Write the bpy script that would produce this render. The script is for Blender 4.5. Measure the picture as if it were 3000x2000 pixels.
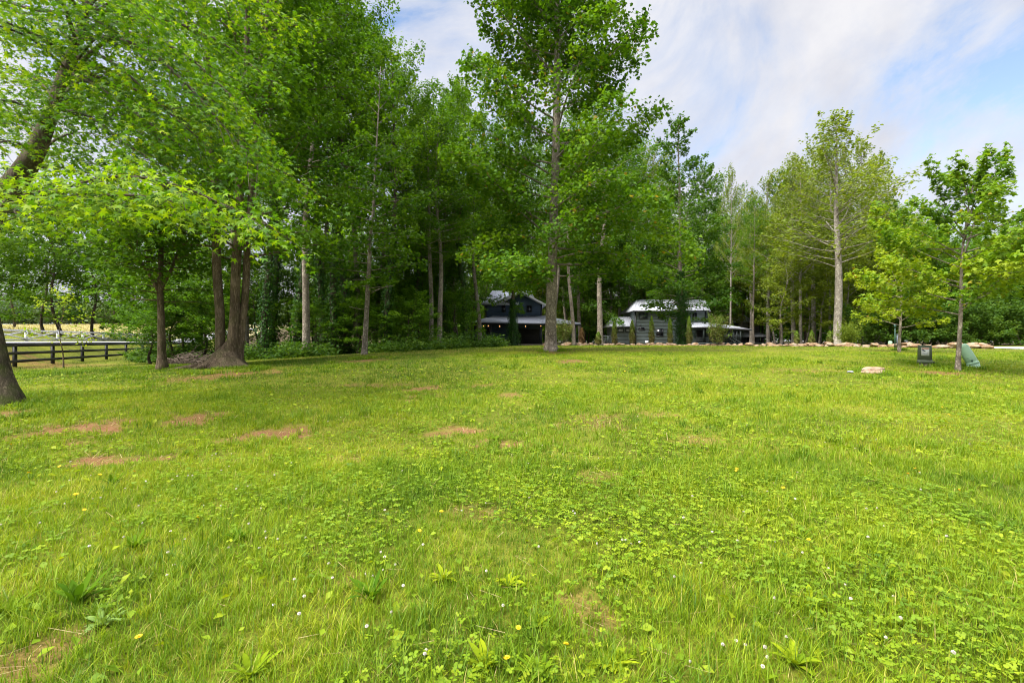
import bpy, bmesh, math, random
import numpy as np
from mathutils import Vector, Matrix

for o in list(bpy.data.objects):
    bpy.data.objects.remove(o)
S = bpy.context.scene
COL = S.collection
R = math.radians
F = 1420.0           # focal length in photo pixels (3000 x 2000 photograph)
EYE = 1.5

# ------------------------------------------------------------------ camera
cd = bpy.data.cameras.new('camera')
cam = bpy.data.objects.new('camera', cd)
COL.objects.link(cam)
cam.location = (0, 0, EYE)
cam.rotation_euler = (R(90), 0, 0)
cd.sensor_width = 36
cd.lens = F / 3000 * 36
cd.clip_start = 0.05
cd.clip_end = 3000
S.camera = cam
S.render.resolution_x, S.render.resolution_y = 1024, 682

# ------------------------------------------------------------------ light
SUN_EL, SUN_AZ = 54, 232        # azimuth measured clockwise from +Y (behind, left of the camera)
SUN_STRENGTH, SUN_ANGLE = 2.3, 26
SKY_STRENGTH = 0.1
EXPOSURE = 1.98
SKY_SHIFT = (1.52, 7.28, 3.28)

S.view_settings.view_transform = 'Standard'
S.view_settings.look = 'None'
S.view_settings.exposure = EXPOSURE
S.view_settings.gamma = 1
S.view_settings.use_curve_mapping = False
S.render.engine = 'CYCLES'
S.cycles.max_bounces = 12
S.cycles.diffuse_bounces = 8
S.cycles.glossy_bounces = 2
S.cycles.transmission_bounces = 8
S.cycles.use_denoising = True
S.cycles.filter_width = 1.05

sl = bpy.data.lights.new('sun', 'SUN')
sl.energy = SUN_STRENGTH
sl.angle = R(SUN_ANGLE)
sl.color = (1.0, 0.955, 0.88)
sun = bpy.data.objects.new('sun', sl)
COL.objects.link(sun)
az, el = R(SUN_AZ), R(SUN_EL)
sdir = Vector((math.sin(az) * math.cos(el), math.cos(az) * math.cos(el), math.sin(el)))
sun.rotation_euler = sdir.to_track_quat('Z', 'Y').to_euler()
sun.location = sdir * 60

W = bpy.data.worlds.new('World')
S.world = W
W.use_nodes = True
nt = W.node_tree
nt.nodes.clear()


def N(tree, typ, **kw):
    n = tree.nodes.new(typ)
    for k, v in kw.items():
        if k.startswith('in_'):
            key = k[3:]
            key = int(key) if key.isdigit() else key.replace('_', ' ')
            n.inputs[key].default_value = v
        else:
            setattr(n, k, v)
    return n


def ramp(tree, stops, interp='LINEAR'):
    n = tree.nodes.new('ShaderNodeValToRGB')
    n.color_ramp.interpolation = interp
    els = n.color_ramp.elements
    while len(els) < len(stops):
        els.new(0.5)
    for e, (p, c) in zip(els, stops):
        e.position = p
        e.color = (c, c, c, 1) if isinstance(c, (int, float)) else (*c, 1)
    return n


def build_sky():
    L = nt.links.new
    out = N(nt, 'ShaderNodeOutputWorld')
    bg = N(nt, 'ShaderNodeBackground')
    bg.inputs['Strength'].default_value = SKY_STRENGTH
    sky = N(nt, 'ShaderNodeTexSky', sky_type='NISHITA', sun_disc=False)
    sky.sun_elevation = el
    sky.sun_rotation = az
    sky.air_density = 1.0
    sky.dust_density = 0.6
    tc = N(nt, 'ShaderNodeTexCoord')
    sep = N(nt, 'ShaderNodeSeparateXYZ')
    L(tc.outputs['Generated'], sep.inputs[0])
    zc = N(nt, 'ShaderNodeMath', operation='MAXIMUM'); zc.inputs[1].default_value = 0.0
    L(sep.outputs['Z'], zc.inputs[0])
    za = N(nt, 'ShaderNodeMath', operation='ADD'); za.inputs[1].default_value = 0.22
    L(zc.outputs[0], za.inputs[0])
    dx = N(nt, 'ShaderNodeMath', operation='DIVIDE'); L(sep.outputs['X'], dx.inputs[0]); L(za.outputs[0], dx.inputs[1])
    dy = N(nt, 'ShaderNodeMath', operation='DIVIDE'); L(sep.outputs['Y'], dy.inputs[0]); L(za.outputs[0], dy.inputs[1])
    cb = N(nt, 'ShaderNodeCombineXYZ'); L(dx.outputs[0], cb.inputs[0]); L(dy.outputs[0], cb.inputs[1])
    mp = N(nt, 'ShaderNodeMapping')
    mp.inputs['Rotation'].default_value = (R(8), R(42), 0)
    mp.inputs['Location'].default_value = (0.0, 0.0, 0.0)
    L(tc.outputs['Generated'], mp.inputs[0])
    mps = N(nt, 'ShaderNodeMapping'); mps.inputs['Scale'].default_value = (1.6, 1.6, 2.0)
    mps.inputs['Location'].default_value = SKY_SHIFT
    L(mp.outputs[0], mps.inputs[0])
    n1 = N(nt, 'ShaderNodeTexNoise'); n1.inputs['Scale'].default_value = 1.9
    n1.inputs['Detail'].default_value = 9; n1.inputs['Roughness'].default_value = 0.6
    n1.inputs['Distortion'].default_value = 0.5
    L(mps.outputs[0], n1.inputs['Vector'])
    m = ramp(nt, [(0.33, 0.0), (0.41, 0.55), (0.49, 0.86), (0.57, 1.0)])
    L(n1.outputs['Fac'], m.inputs[0])
    # the deck closes towards the horizon
    hz = N(nt, 'ShaderNodeMapRange', interpolation_type='SMOOTHSTEP')
    hz.inputs['From Min'].default_value = 0.10; hz.inputs['From Max'].default_value = 0.34
    hz.inputs['To Min'].default_value = 1.0; hz.inputs['To Max'].default_value = 0.0
    L(sep.outputs['Z'], hz.inputs['Value'])
    mm = N(nt, 'ShaderNodeMath', operation='MAXIMUM')
    L(m.outputs[0], mm.inputs[0]); L(hz.outputs[0], mm.inputs[1])
    # brightness mottling of the cloud deck
    n2 = N(nt, 'ShaderNodeTexNoise'); n2.inputs['Scale'].default_value = 2.4
    n2.inputs['Detail'].default_value = 8; n2.inputs['Roughness'].default_value = 0.58
    mp2 = N(nt, 'ShaderNodeMapping'); mp2.inputs['Rotation'].default_value = (0, 0, R(30))
    mp2.inputs['Scale'].default_value = (0.7, 1.5, 1); mp2.inputs['Location'].default_value = (4.1, 2.2, 0)
    L(mps.outputs[0], n2.inputs['Vector'])
    c = ramp(nt, [(0.36, (0.172, 0.178, 0.203)), (0.64, (0.232, 0.231, 0.240))])
    L(n2.outputs['Fac'], c.inputs[0])
    # overcast deck is brightest overhead, boosted further out of view as fill light
    zb = N(nt, 'ShaderNodeMapRange', interpolation_type='SMOOTHSTEP')
    zb.inputs['From Min'].default_value = 0.58; zb.inputs['From Max'].default_value = 1.0
    zb.inputs['To Min'].default_value = 10.0; zb.inputs['To Max'].default_value = 75.0
    L(sep.outputs['Z'], zb.inputs['Value'])
    cs = N(nt, 'ShaderNodeVectorMath', operation='SCALE')
    L(c.outputs[0], cs.inputs[0]); L(zb.outputs[0], cs.inputs['Scale'])
    ss = N(nt, 'ShaderNodeVectorMath', operation='MULTIPLY')
    L(sky.outputs[0], ss.inputs[0])
    ss.inputs[1].default_value = (0.80, 0.74, 0.70)
    mx = N(nt, 'ShaderNodeMix', data_type='RGBA')
    L(mm.outputs[0], mx.inputs['Factor'])
    L(ss.outputs[0], mx.inputs['A']); L(cs.outputs[0], mx.inputs['B'])
    L(mx.outputs['Result'], bg.inputs['Color'])
    L(bg.outputs[0], out.inputs['Surface'])


build_sky()

# ------------------------------------------------------------------ helpers


def px2x(px, d):
    return (px - 1500) / F * d


def px2z(py, d):
    return EYE + (1000 - py) / F * d


def vnoise(x, y, seed=0):
    x = np.asarray(x, float); y = np.asarray(y, float)
    ix, iy = np.floor(x), np.floor(y)
    fx, fy = x - ix, y - iy
    fx = fx * fx * (3 - 2 * fx); fy = fy * fy * (3 - 2 * fy)

    def h(a, b):
        v = np.sin(a * 127.1 + b * 311.7 + seed * 74.7) * 43758.5453
        return v - np.floor(v)
    return ((h(ix, iy) * (1 - fx) + h(ix + 1, iy) * fx) * (1 - fy)
            + (h(ix, iy + 1) * (1 - fx) + h(ix + 1, iy + 1) * fx) * fy)


def fbm(x, y, seed=0, oct=3):
    s, a, t = 0, 0.5, 0
    for k in range(oct):
        s = s + a * vnoise(x * 2 ** k, y * 2 ** k, seed + k); t += a; a *= 0.5
    return s / t


def sstep(a, b, x):
    t = np.clip((np.asarray(x, float) - a) / (b - a), 0, 1)
    return t * t * (3 - 2 * t)


FA = np.array([-26.0, 25.7]); FD = np.array([-0.355, 0.935])     # black fence line
FN = np.array([-0.935, -0.355])                                  # away from the lawn


def fence_s(x, y):
    return (x - FA[0]) * FN[0] + (y - FA[1]) * FN[1]


def ground(x, y):
    x = np.asarray(x, float); y = np.asarray(y, float)
    s = fence_s(x, y)
    lawn = 1.12 * sstep(-2, 31, y) - 1.12 * sstep(-2, 31, 0)
    g = 0.07 + 0.93 * sstep(-26, 2, x)
    lawn = lawn * g
    lawn = lawn + 0.05 * (fbm(x * 0.35, y * 0.35, 3, 2) - 0.5) * np.clip(y / 6, 0, 1)
    zl = np.interp(s, [-1, 0.3, 2.3, 8, 18, 120, 300, 600], [0.12, 0.2, 1.36, 1.5, 2.6, 8.3, 13, 18])
    b = sstep(-3.0, 0.0, s)
    z = lawn * (1 - b) + zl * b
    w = sstep(50, 85, y) * sstep(-8, -38, x)
    zf = np.interp(y, [50, 75, 200, 420, 900], [0.6, 1.8, 8.6, 14, 24])
    return z * (1 - w) + np.maximum(z, zf) * w


def gz(x, y):
    return float(ground(x, y))


def gp(px, py):
    """ground point seen at a photo pixel (below the horizon)"""
    lo, hi = 1.0, 60.0
    for _ in range(50):
        d = (lo + hi) / 2
        if ground(px2x(px, d), d) < px2z(py, d):
            lo = d
        else:
            hi = d
    return px2x(px, d), d


class MB:
    """collects vertices and faces, builds one mesh object"""

    def __init__(self):
        self.v, self.f, self.t, self.n = [], [], [], 0

    def add(self, V, Fc, tint=None):
        V = np.asarray(V, np.float32).reshape(-1, 3)
        self.v.append(V)
        groups = Fc if isinstance(Fc, list) and len(Fc) and isinstance(Fc[0], np.ndarray) else None
        if groups is None:
            d = {}
            for f in (Fc if not isinstance(Fc, np.ndarray) else [Fc]):
                if isinstance(f, np.ndarray) and f.ndim == 2:
                    d.setdefault(f.shape[1], []).append(f)
                else:
                    d.setdefault(len(f), []).append(np.array([f]))
            groups = [np.concatenate(x) for x in d.values()]
        for g in groups:
            self.f.append(g.astype(np.int64) + self.n)
        self.t.append(np.broadcast_to(np.asarray(0.5 if tint is None else tint, np.float32), (len(V),)))
        self.n += len(V)

    def box(self, x0, x1, y0, y1, z0, z1):
        V = [(x, y, z) for z in (z0, z1) for y in (y0, y1) for x in (x0, x1)]
        self.add(V, [np.array([(0, 2, 3, 1), (4, 5, 7, 6), (0, 1, 5, 4), (1, 3, 7, 5), (3, 2, 6, 7), (2, 0, 4, 6)])])

    def bar(self, a, b, w, h=None, up=(0, 0, 1)):
        """square bar from a to b"""
        h = w if h is None else h
        a = np.array(a, float); b = np.array(b, float)
        t = (b - a) / np.linalg.norm(b - a)
        u = np.array(up, float)
        if abs(t @ u) > 0.95:
            u = np.array([0, 1.0, 0])
        s = np.cross(t, u); s /= np.linalg.norm(s)
        u = np.cross(s, t)
        V = []
        for p in (a, b):
            for i, j in ((-1, -1), (1, -1), (1, 1), (-1, 1)):
                V.append(p + s * i * w / 2 + u * j * h / 2)
        self.add(V, [np.array([(0, 1, 2, 3), (7, 6, 5, 4), (0, 4, 5, 1), (1, 5, 6, 2), (2, 6, 7, 3), (3, 7, 4, 0)])])

    def slab(self, q, th):
        """thick quad: q four corners (counter-clockwise seen from outside), extruded inwards"""
        q = np.array(q, float)
        n = np.cross(q[1] - q[0], q[2] - q[0]); n /= np.linalg.norm(n)
        V = np.concatenate([q, q - n * th])
        k = len(q)
        fs = [np.array([list(range(k))]), np.array([list(range(2 * k - 1, k - 1, -1))])]
        fs.append(np.array([(i, k + i, k + (i + 1) % k, (i + 1) % k) for i in range(k)]))
        self.add(V, fs)

    def tube(self, path, rad, sides=8, cap=True, tint=None, wob=0.0, seed=0):
        P = np.asarray(path, float); n = len(P)
        rad = np.broadcast_to(np.asarray(rad, float), (n,))
        T = np.gradient(P, axis=0)
        T /= np.linalg.norm(T, axis=1)[:, None] + 1e-9
        ref = np.array([0.31, 0.95, 0.02]) if abs(T[0, 2]) > 0.6 else np.array([0, 0, 1.0])
        Sx = np.cross(T, ref); Sx /= np.linalg.norm(Sx, axis=1)[:, None] + 1e-9
        U = np.cross(Sx, T)
        a = np.arange(sides) / sides * 2 * np.pi
        rr = rad[:, None] * np.ones(sides)[None]
        if wob:
            rg = np.random.default_rng(seed)
            ph = rg.random(3) * 6.28
            zz = np.linspace(0, 1, n)[:, None] * 9
            rr = rr * (1 + wob * (np.sin(2 * a[None] + ph[0] + zz) + .6 * np.sin(3 * a[None] + ph[1] - 1.4 * zz) + .5 * np.sin(5 * a[None] + ph[2] + .6 * zz)))
        V = P[:, None] + rr[..., None] * (np.cos(a)[None, :, None] * Sx[:, None] + np.sin(a)[None, :, None] * U[:, None])
        i = np.arange(n - 1)[:, None] * sides; j = np.arange(sides)[None]; k = (j + 1) % sides
        Q = np.stack([i + j, i + k, i + sides + k, i + sides + j], -1).reshape(-1, 4)
        fs = [Q]
        if cap:
            fs.append(np.array([list(range(sides - 1, -1, -1)), list(range((n - 1) * sides, n * sides))]))
        self.add(V.reshape(-1, 3), fs, tint)

    def lathe(self, prof, sides=20, M=None):
        """prof: (r, z) list from the bottom up"""
        a = np.arange(sides) / sides * 2 * np.pi
        V = np.array([(r * math.cos(t), r * math.sin(t), z) for r, z in prof for t in a])
        if M is not None:
            V = np.array([tuple(M @ Vector(v)) for v in V])
        n = len(prof)
        i = np.arange(n - 1)[:, None] * sides; j = np.arange(sides)[None]; k = (j + 1) % sides
        Q = np.stack([i + j, i + k, i + sides + k, i + sides + j], -1).reshape(-1, 4)
        self.add(V, [Q, np.array([list(range(sides - 1, -1, -1)), list(range((n - 1) * sides, n * sides))])])

    def build(self, name, mat, parent=None, smooth=False, origin=None):
        V = np.concatenate(self.v) if self.v else np.zeros((0, 3), np.float32)
        if origin is not None:
            V = V - np.asarray(origin, np.float32)
        me = bpy.data.meshes.new(name)
        me.vertices.add(len(V))
        me.vertices.foreach_set('co', V.astype(np.float32).ravel())
        loops = np.concatenate([g.ravel() for g in self.f])
        tot = np.concatenate([np.full(len(g), g.shape[1]) for g in self.f])
        st = np.concatenate([[0], np.cumsum(tot)[:-1]])
        me.loops.add(len(loops)); me.loops.foreach_set('vertex_index', loops.astype(np.int32))
        me.polygons.add(len(tot)); me.polygons.foreach_set('loop_start', st.astype(np.int32))
        if smooth:
            me.polygons.foreach_set('use_smooth', np.ones(len(tot), bool))
        at = me.attributes.new('tint', 'FLOAT', 'POINT')
        at.data.foreach_set('value', np.concatenate(self.t).astype(np.float32))
        me.update(calc_edges=True)
        me.materials.append(mat)
        o = bpy.data.objects.new(name, me)
        COL.objects.link(o)
        if parent is not None:
            o.parent = parent
        if origin is not None and parent is None:
            o.location = origin
        return o


def tag(o, label=None, cat=None, group=None, kind=None):
    if label: o['label'] = label
    if cat: o['category'] = cat
    if group: o['group'] = group
    if kind: o['kind'] = kind
    return o


def empty(name, loc, label=None, cat=None, group=None, rz=0):
    o = bpy.data.objects.new(name, None)
    COL.objects.link(o)
    o.location = loc
    o.rotation_euler = (0, 0, rz)
    o.empty_display_size = 0.3
    return tag(o, label, cat, group)


def copy_tree(o, parent=None):
    c = o.copy()
    COL.objects.link(c)
    c.parent = parent
    for ch in list(o.children):
        copy_tree(ch, c)
    return c


# ------------------------------------------------------------------ materials
def new_mat(name):
    m = bpy.data.materials.new(name)
    m.use_nodes = True
    t = m.node_tree
    t.nodes.clear()
    return m, t, t.links.new


def plain(name, col, rough=0.6, spec=0.4, metal=0.0, noise=0.12, scale=6, bump=0.0, emit=0):
    m, t, L = new_mat(name)
    out = N(t, 'ShaderNodeOutputMaterial'); b = N(t, 'ShaderNodeBsdfPrincipled')
    b.inputs['Roughness'].default_value = rough
    b.inputs['Specular IOR Level'].default_value = spec
    b.inputs['Metallic'].default_value = metal
    tc = N(t, 'ShaderNodeTexCoord')
    n = N(t, 'ShaderNodeTexNoise', in_Scale=scale, in_Detail=5.0)
    L(tc.outputs['Object'], n.inputs['Vector'])
    a = tuple(max(0, c * (1 - noise)) for c in col); d = tuple(c * (1 + noise) for c in col)
    r = ramp(t, [(0.3, a), (0.7, d)])
    L(n.outputs['Fac'], r.inputs[0]); L(r.outputs[0], b.inputs['Base Color'])
    if bump:
        bp = N(t, 'ShaderNodeBump', in_Strength=bump, in_Distance=0.02)
        L(n.outputs['Fac'], bp.inputs['Height']); L(bp.outputs[0], b.inputs['Normal'])
    if emit:
        b.inputs['Emission Color'].default_value = (*col, 1)
        b.inputs['Emission Strength'].default_value = emit
    L(b.outputs[0], out.inputs['Surface'])
    return m


def leafmat(name, stops, trans=0.38, tcol=1.35, rough=0.6, spec=0.16):
    m, t, L = new_mat(name)
    out = N(t, 'ShaderNodeOutputMaterial'); b = N(t, 'ShaderNodeBsdfPrincipled')
    b.inputs['Roughness'].default_value = rough
    b.inputs['Specular IOR Level'].default_value = spec
    at = N(t, 'ShaderNodeAttribute', attribute_name='tint')
    r = ramp(t, stops)
    oi = N(t, 'ShaderNodeObjectInfo')
    ad = N(t, 'ShaderNodeMath', operation='MULTIPLY_ADD')
    ad.inputs[1].default_value = 0.12
    sub = N(t, 'ShaderNodeMath', operation='SUBTRACT'); sub.inputs[1].default_value = 0.06
    L(oi.outputs['Random'], ad.inputs[0]); L(at.outputs['Fac'], sub.inputs[0]); L(sub.outputs[0], ad.inputs[2])
    L(ad.outputs[0], r.inputs[0])
    L(r.outputs[0], b.inputs['Base Color'])
    tr = N(t, 'ShaderNodeBsdfTranslucent')
    mu = N(t, 'ShaderNodeVectorMath', operation='MULTIPLY')
    mu.inputs[1].default_value = (tcol * 1.02, tcol, tcol * 0.4)
    L(r.outputs[0], mu.inputs[0]); L(mu.outputs[0], tr.inputs['Color'])
    mx = N(t, 'ShaderNodeMixShader', in_0=trans)
    L(b.outputs[0], mx.inputs[1]); L(tr.outputs[0], mx.inputs[2])
    L(mx.outputs[0], out.inputs['Surface'])
    return m


def barkmat(name, dark, light, zscale=0.18, scale=9, moss=0.0):
    m, t, L = new_mat(name)
    out = N(t, 'ShaderNodeOutputMaterial'); b = N(t, 'ShaderNodeBsdfPrincipled')
    b.inputs['Roughness'].default_value = 0.9
    b.inputs['Specular IOR Level'].default_value = 0.15
    tc = N(t, 'ShaderNodeTexCoord')
    mp = N(t, 'ShaderNodeMapping'); mp.inputs['Scale'].default_value = (1, 1, zscale)
    L(tc.outputs['Object'], mp.inputs[0])
    v = N(t, 'ShaderNodeTexVoronoi', feature='DISTANCE_TO_EDGE', in_Scale=scale * 2)
    n = N(t, 'ShaderNodeTexNoise', in_Scale=scale, in_Detail=8.0, in_Roughness=0.65)
    n0 = N(t, 'ShaderNodeTexNoise', in_Scale=1.6, in_Detail=4.0)
    L(tc.outputs['Object'], n0.inputs['Vector'])
    wv = N(t, 'ShaderNodeMix', data_type='RGBA', in_0=0.25)
    L(mp.outputs[0], wv.inputs['A']); L(n.outputs['Color'], wv.inputs['B'])
    L(mp.outputs[0], n.inputs['Vector']); L(wv.outputs['Result'], v.inputs['Vector'])
    mu = N(t, 'ShaderNodeMath', operation='MULTIPLY_ADD'); mu.inputs[1].default_value = 1.1
    L(v.outputs['Distance'], mu.inputs[0]); L(n.outputs['Fac'], mu.inputs[2])
    ad = N(t, 'ShaderNodeMath', operation='MULTIPLY_ADD'); ad.inputs[1].default_value = 0.7
    L(n0.outputs['Fac'], ad.inputs[0]); L(mu.outputs[0], ad.inputs[2])
    mid = tuple((a + c) / 2 for a, c in zip(dark, light))
    r = ramp(t, [(0.55, dark), (0.85, mid), (1.0, light)])
    sc = N(t, 'ShaderNodeMath', operation='MULTIPLY'); sc.inputs[1].default_value = 0.8
    L(ad.outputs[0], sc.inputs[0]); L(sc.outputs[0], r.inputs[0])
    col = r.outputs[0]
    if moss:
        sp = N(t, 'ShaderNodeSeparateXYZ'); L(tc.outputs['Object'], sp.inputs[0])
        mr = N(t, 'ShaderNodeMapRange', in_1=0.4, in_2=4.0, in_3=1.0, in_4=0.35); L(sp.outputs['Z'], mr.inputs[0])
        n3 = N(t, 'ShaderNodeTexNoise', in_Scale=3.0, in_Detail=6.0); L(tc.outputs['Object'], n3.inputs['Vector'])
        r3 = ramp(t, [(0.45, 0.0), (0.62, moss)]); L(n3.outputs['Fac'], r3.inputs[0])
        mm = N(t, 'ShaderNodeMath', operation='MULTIPLY'); L(r3.outputs[0], mm.inputs[0]); L(mr.outputs[0], mm.inputs[1])
        mx = N(t, 'ShaderNodeMix', data_type='RGBA'); L(mm.outputs[0], mx.inputs['Factor']); L(col, mx.inputs['A'])
        mx.inputs['B'].default_value = (0.055, 0.075, 0.012, 1)
        col = mx.outputs['Result']
    L(col, b.inputs['Base Color'])
    bp = N(t, 'ShaderNodeBump', in_Strength=0.9, in_Distance=0.03)
    L(mu.outputs[0], bp.inputs['Height']); L(bp.outputs[0], b.inputs['Normal'])
    L(b.outputs[0], out.inputs['Surface'])
    return m


M = {}
M['bark_brown'] = barkmat('bark_brown', (0.05, 0.035, 0.022), (0.24, 0.18, 0.125), moss=0.35)
M['bark_moss'] = barkmat('bark_moss', (0.03, 0.025, 0.015), (0.15, 0.12, 0.08), moss=0.8)
M['bark_grey'] = barkmat('bark_grey', (0.09, 0.072, 0.055), (0.36, 0.31, 0.25), zscale=0.6, scale=6)
M['bark_dark'] = barkmat('bark_dark', (0.035, 0.027, 0.018), (0.14, 0.11, 0.08))
M['bark_pale'] = barkmat('bark_pale', (0.13, 0.11, 0.09), (0.42, 0.38, 0.32), zscale=0.5, scale=5)
M['leaf_star'] = leafmat('leaf_star', [(0.0, (0.030, 0.085, 0.005)), (0.45, (0.062, 0.150, 0.006)), (0.8, (0.150, 0.260, 0.008)), (1.0, (0.26, 0.34, 0.010))], trans=0.42, tcol=1.5)
M['leaf_poplar'] = leafmat('leaf_poplar', [(0.0, (0.036, 0.098, 0.007)), (0.5, (0.080, 0.178, 0.008)), (0.93, (0.155, 0.265, 0.010)), (1.0, (0.30, 0.22, 0.03))], trans=.40)
M['leaf_forest'] = leafmat('leaf_forest', [(0.0, (0.034, 0.092, 0.006)), (0.5, (0.070, 0.162, 0.007)), (1.0, (0.135, 0.24, 0.009))], trans=.42)
M['leaf_cone'] = leafmat('leaf_cone', [(0.0, (0.026, 0.075, 0.008)), (0.5, (0.055, 0.13, 0.010)), (1.0, (0.11, 0.20, 0.012))], trans=.4)
M['leaf_sparse'] = leafmat('leaf_sparse', [(0.0, (0.075, 0.12, 0.014)), (0.5, (0.145, 0.205, 0.018)), (1.0, (0.23, 0.275, 0.022))])
M['leaf_maple'] = leafmat('leaf_maple', [(0.0, (0.05, 0.13, 0.010)), (0.5, (0.15, 0.255, 0.014)), (0.88, (0.27, 0.34, 0.018)), (0.93, (0.27, 0.33, 0.02)), (1.0, (0.30, 0.16, 0.03))], trans=0.42, tcol=1.4)
M['leaf_ivy'] = leafmat('leaf_ivy', [(0.0, (0.014, 0.05, 0.008)), (0.6, (0.03, 0.09, 0.010)), (1.0, (0.06, 0.14, 0.014))], trans=0.25, rough=0.35)
M['leaf_shrub'] = leafmat('leaf_shrub', [(0.0, (0.03, 0.075, 0.012)), (0.5, (0.06, 0.13, 0.014)), (1.0, (0.12, 0.19, 0.018))])
M['leaf_cedar'] = leafmat('leaf_cedar', [(0.0, (0.11, 0.085, 0.03)), (0.45, (0.125, 0.13, 0.028)), (0.8, (0.10, 0.185, 0.02)), (1.0, (0.16, 0.26, 0.02))], trans=0.2)
M['leaf_cedar_dry'] = leafmat('leaf_cedar_dry', [(0.0, (0.10, 0.055, 0.025)), (1.0, (0.21, 0.125, 0.05))], trans=0.15)
M['leaf_far'] = leafmat('leaf_far', [(0.0, (0.07, 0.115, 0.065)), (0.5, (0.095, 0.15, 0.075)), (1.0, (0.14, 0.20, 0.085))], trans=0.25)  # distance haze mixed into the leaf colours, paler and bluer
M['grass'] = leafmat('grass', [(0.0, (0.050, 0.115, 0.007)), (0.35, (0.125, 0.22, 0.008)), (0.7, (0.225, 0.315, 0.010)), (0.9, (0.33, 0.37, 0.016)), (1.0, (0.42, 0.34, 0.12))], trans=0.36, tcol=1.2, rough=0.55, spec=.2)
M['clover'] = leafmat('clover', [(0.0, (0.06, 0.135, 0.007)), (0.5, (0.165, 0.265, 0.009)), (1.0, (0.31, 0.365, 0.012))], trans=0.38, tcol=1.2, spec=.2, rough=.55)
M['weed'] = leafmat('weed', [(0.0, (0.06, 0.135, 0.008)), (0.5, (0.13, 0.22, 0.010)), (1.0, (0.28, 0.34, 0.012))], trans=0.35, tcol=1.2, rough=0.8, spec=.03)
M['weed_silver'] = leafmat('weed_silver', [(0.0, (0.12, 0.20, 0.045)), (1.0, (0.22, 0.31, 0.08))], trans=0.25, rough=0.8, spec=.05)
M['petal_yellow'] = plain('petal_yellow', (0.85, 0.52, 0.012), rough=0.6, noise=0.1, scale=80)
M['petal_white'] = plain('petal_white', (0.60, 0.54, 0.49), rough=0.7, noise=0.12, scale=150)
M['stem'] = plain('stem', (0.14, 0.22, 0.03), noise=0.2)
M['straw'] = leafmat('straw', [(0.0, (0.22, 0.15, 0.07)), (1.0, (0.46, 0.36, 0.19))], trans=0.15)
M['hay'] = leafmat('hay', [(0.0, (0.33, 0.29, 0.14)), (1.0, (0.46, 0.415, 0.22))], trans=0.2)
M['siding_green'] = plain('siding_green', (0.135, 0.172, 0.172), rough=0.55, noise=0.1, scale=1.5)
M['siding_blue'] = plain('siding_blue', (0.040, 0.066, 0.112), rough=0.55, noise=0.12, scale=1.5)
M['siding_pale'] = plain('siding_pale', (0.17, 0.17, 0.165), rough=0.6, noise=0.1, scale=1.5)
M['trim_dark'] = plain('trim_dark', (0.014, 0.016, 0.020), rough=0.5, noise=0.2)
M['trim_green'] = plain('trim_green', (0.05, 0.066, 0.06), rough=0.5, noise=0.15)
M['porch_dark'] = plain('porch_dark', (0.03, 0.028, 0.026), rough=0.8, noise=0.2)
M['metal_roof'] = plain('metal_roof', (0.42, 0.435, 0.48), rough=0.5, spec=0.5, metal=0.2, noise=0.06, scale=0.8)
M['glass'] = plain('glass', (0.10, 0.13, 0.13), rough=0.06, spec=0.9, noise=0.4, scale=0.9)
M['glass_dark'] = plain('glass_dark', (0.012, 0.014, 0.016), rough=0.06, spec=0.8, noise=0.3, scale=0.9)
M['blind'] = plain('blind', (0.42, 0.46, 0.44), rough=0.3, noise=0.1, scale=2)
M['wood_deck'] = plain('wood_deck', (0.22, 0.17, 0.13), rough=0.8, noise=0.25, scale=4)
M['fence_black'] = plain('fence_black', (0.012, 0.012, 0.014), rough=0.6, noise=0.35, scale=8)
M['fence_white'] = plain('fence_white', (0.52, 0.52, 0.53), rough=0.6, noise=0.12, scale=5)
M['ped_green'] = plain('ped_green', (0.105, 0.13, 0.09), rough=0.5, noise=0.22, scale=9, bump=0.1)
M['ped_mint'] = plain('ped_mint', (0.30, 0.47, 0.325), rough=0.45, noise=0.07, scale=5)
M['ped_base'] = plain('ped_base', (0.20, 0.165, 0.12), rough=0.8, noise=0.25, scale=14)
M['black_plastic'] = plain('black_plastic', (0.012, 0.013, 0.016), rough=0.4)
M['label_white'] = plain('label_white', (0.76, 0.77, 0.79), rough=0.5, noise=0.04)
M['label_orange'] = plain('label_orange', (0.62, 0.17, 0.03), rough=0.5, noise=0.06)
M['label_ink'] = plain('label_ink', (0.06, 0.075, 0.13), rough=0.5)
M['label_grey'] = plain('label_grey', (0.36, 0.38, 0.42), rough=0.5)
M['bulb'] = plain('bulb', (1.0, 0.55, 0.2), emit=.6)
M['wire'] = plain('wire', (0.015, 0.015, 0.015))
M['post_green'] = plain('post_green', (0.03, 0.075, 0.055), rough=0.5)
M['post_grey'] = plain('post_grey', (0.10, 0.115, 0.135), rough=0.5)
M['white_box'] = plain('white_box', (0.62, 0.64, 0.66), rough=0.5)
M['red_roof'] = plain('red_roof', (0.17, 0.07, 0.07), rough=0.6)
M['twig'] = plain('twig', (0.085, 0.062, 0.044), rough=0.9, noise=0.35, scale=12)
M['pot'] = plain('pot', (0.30, 0.25, 0.2), rough=0.8, noise=0.2)


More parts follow.
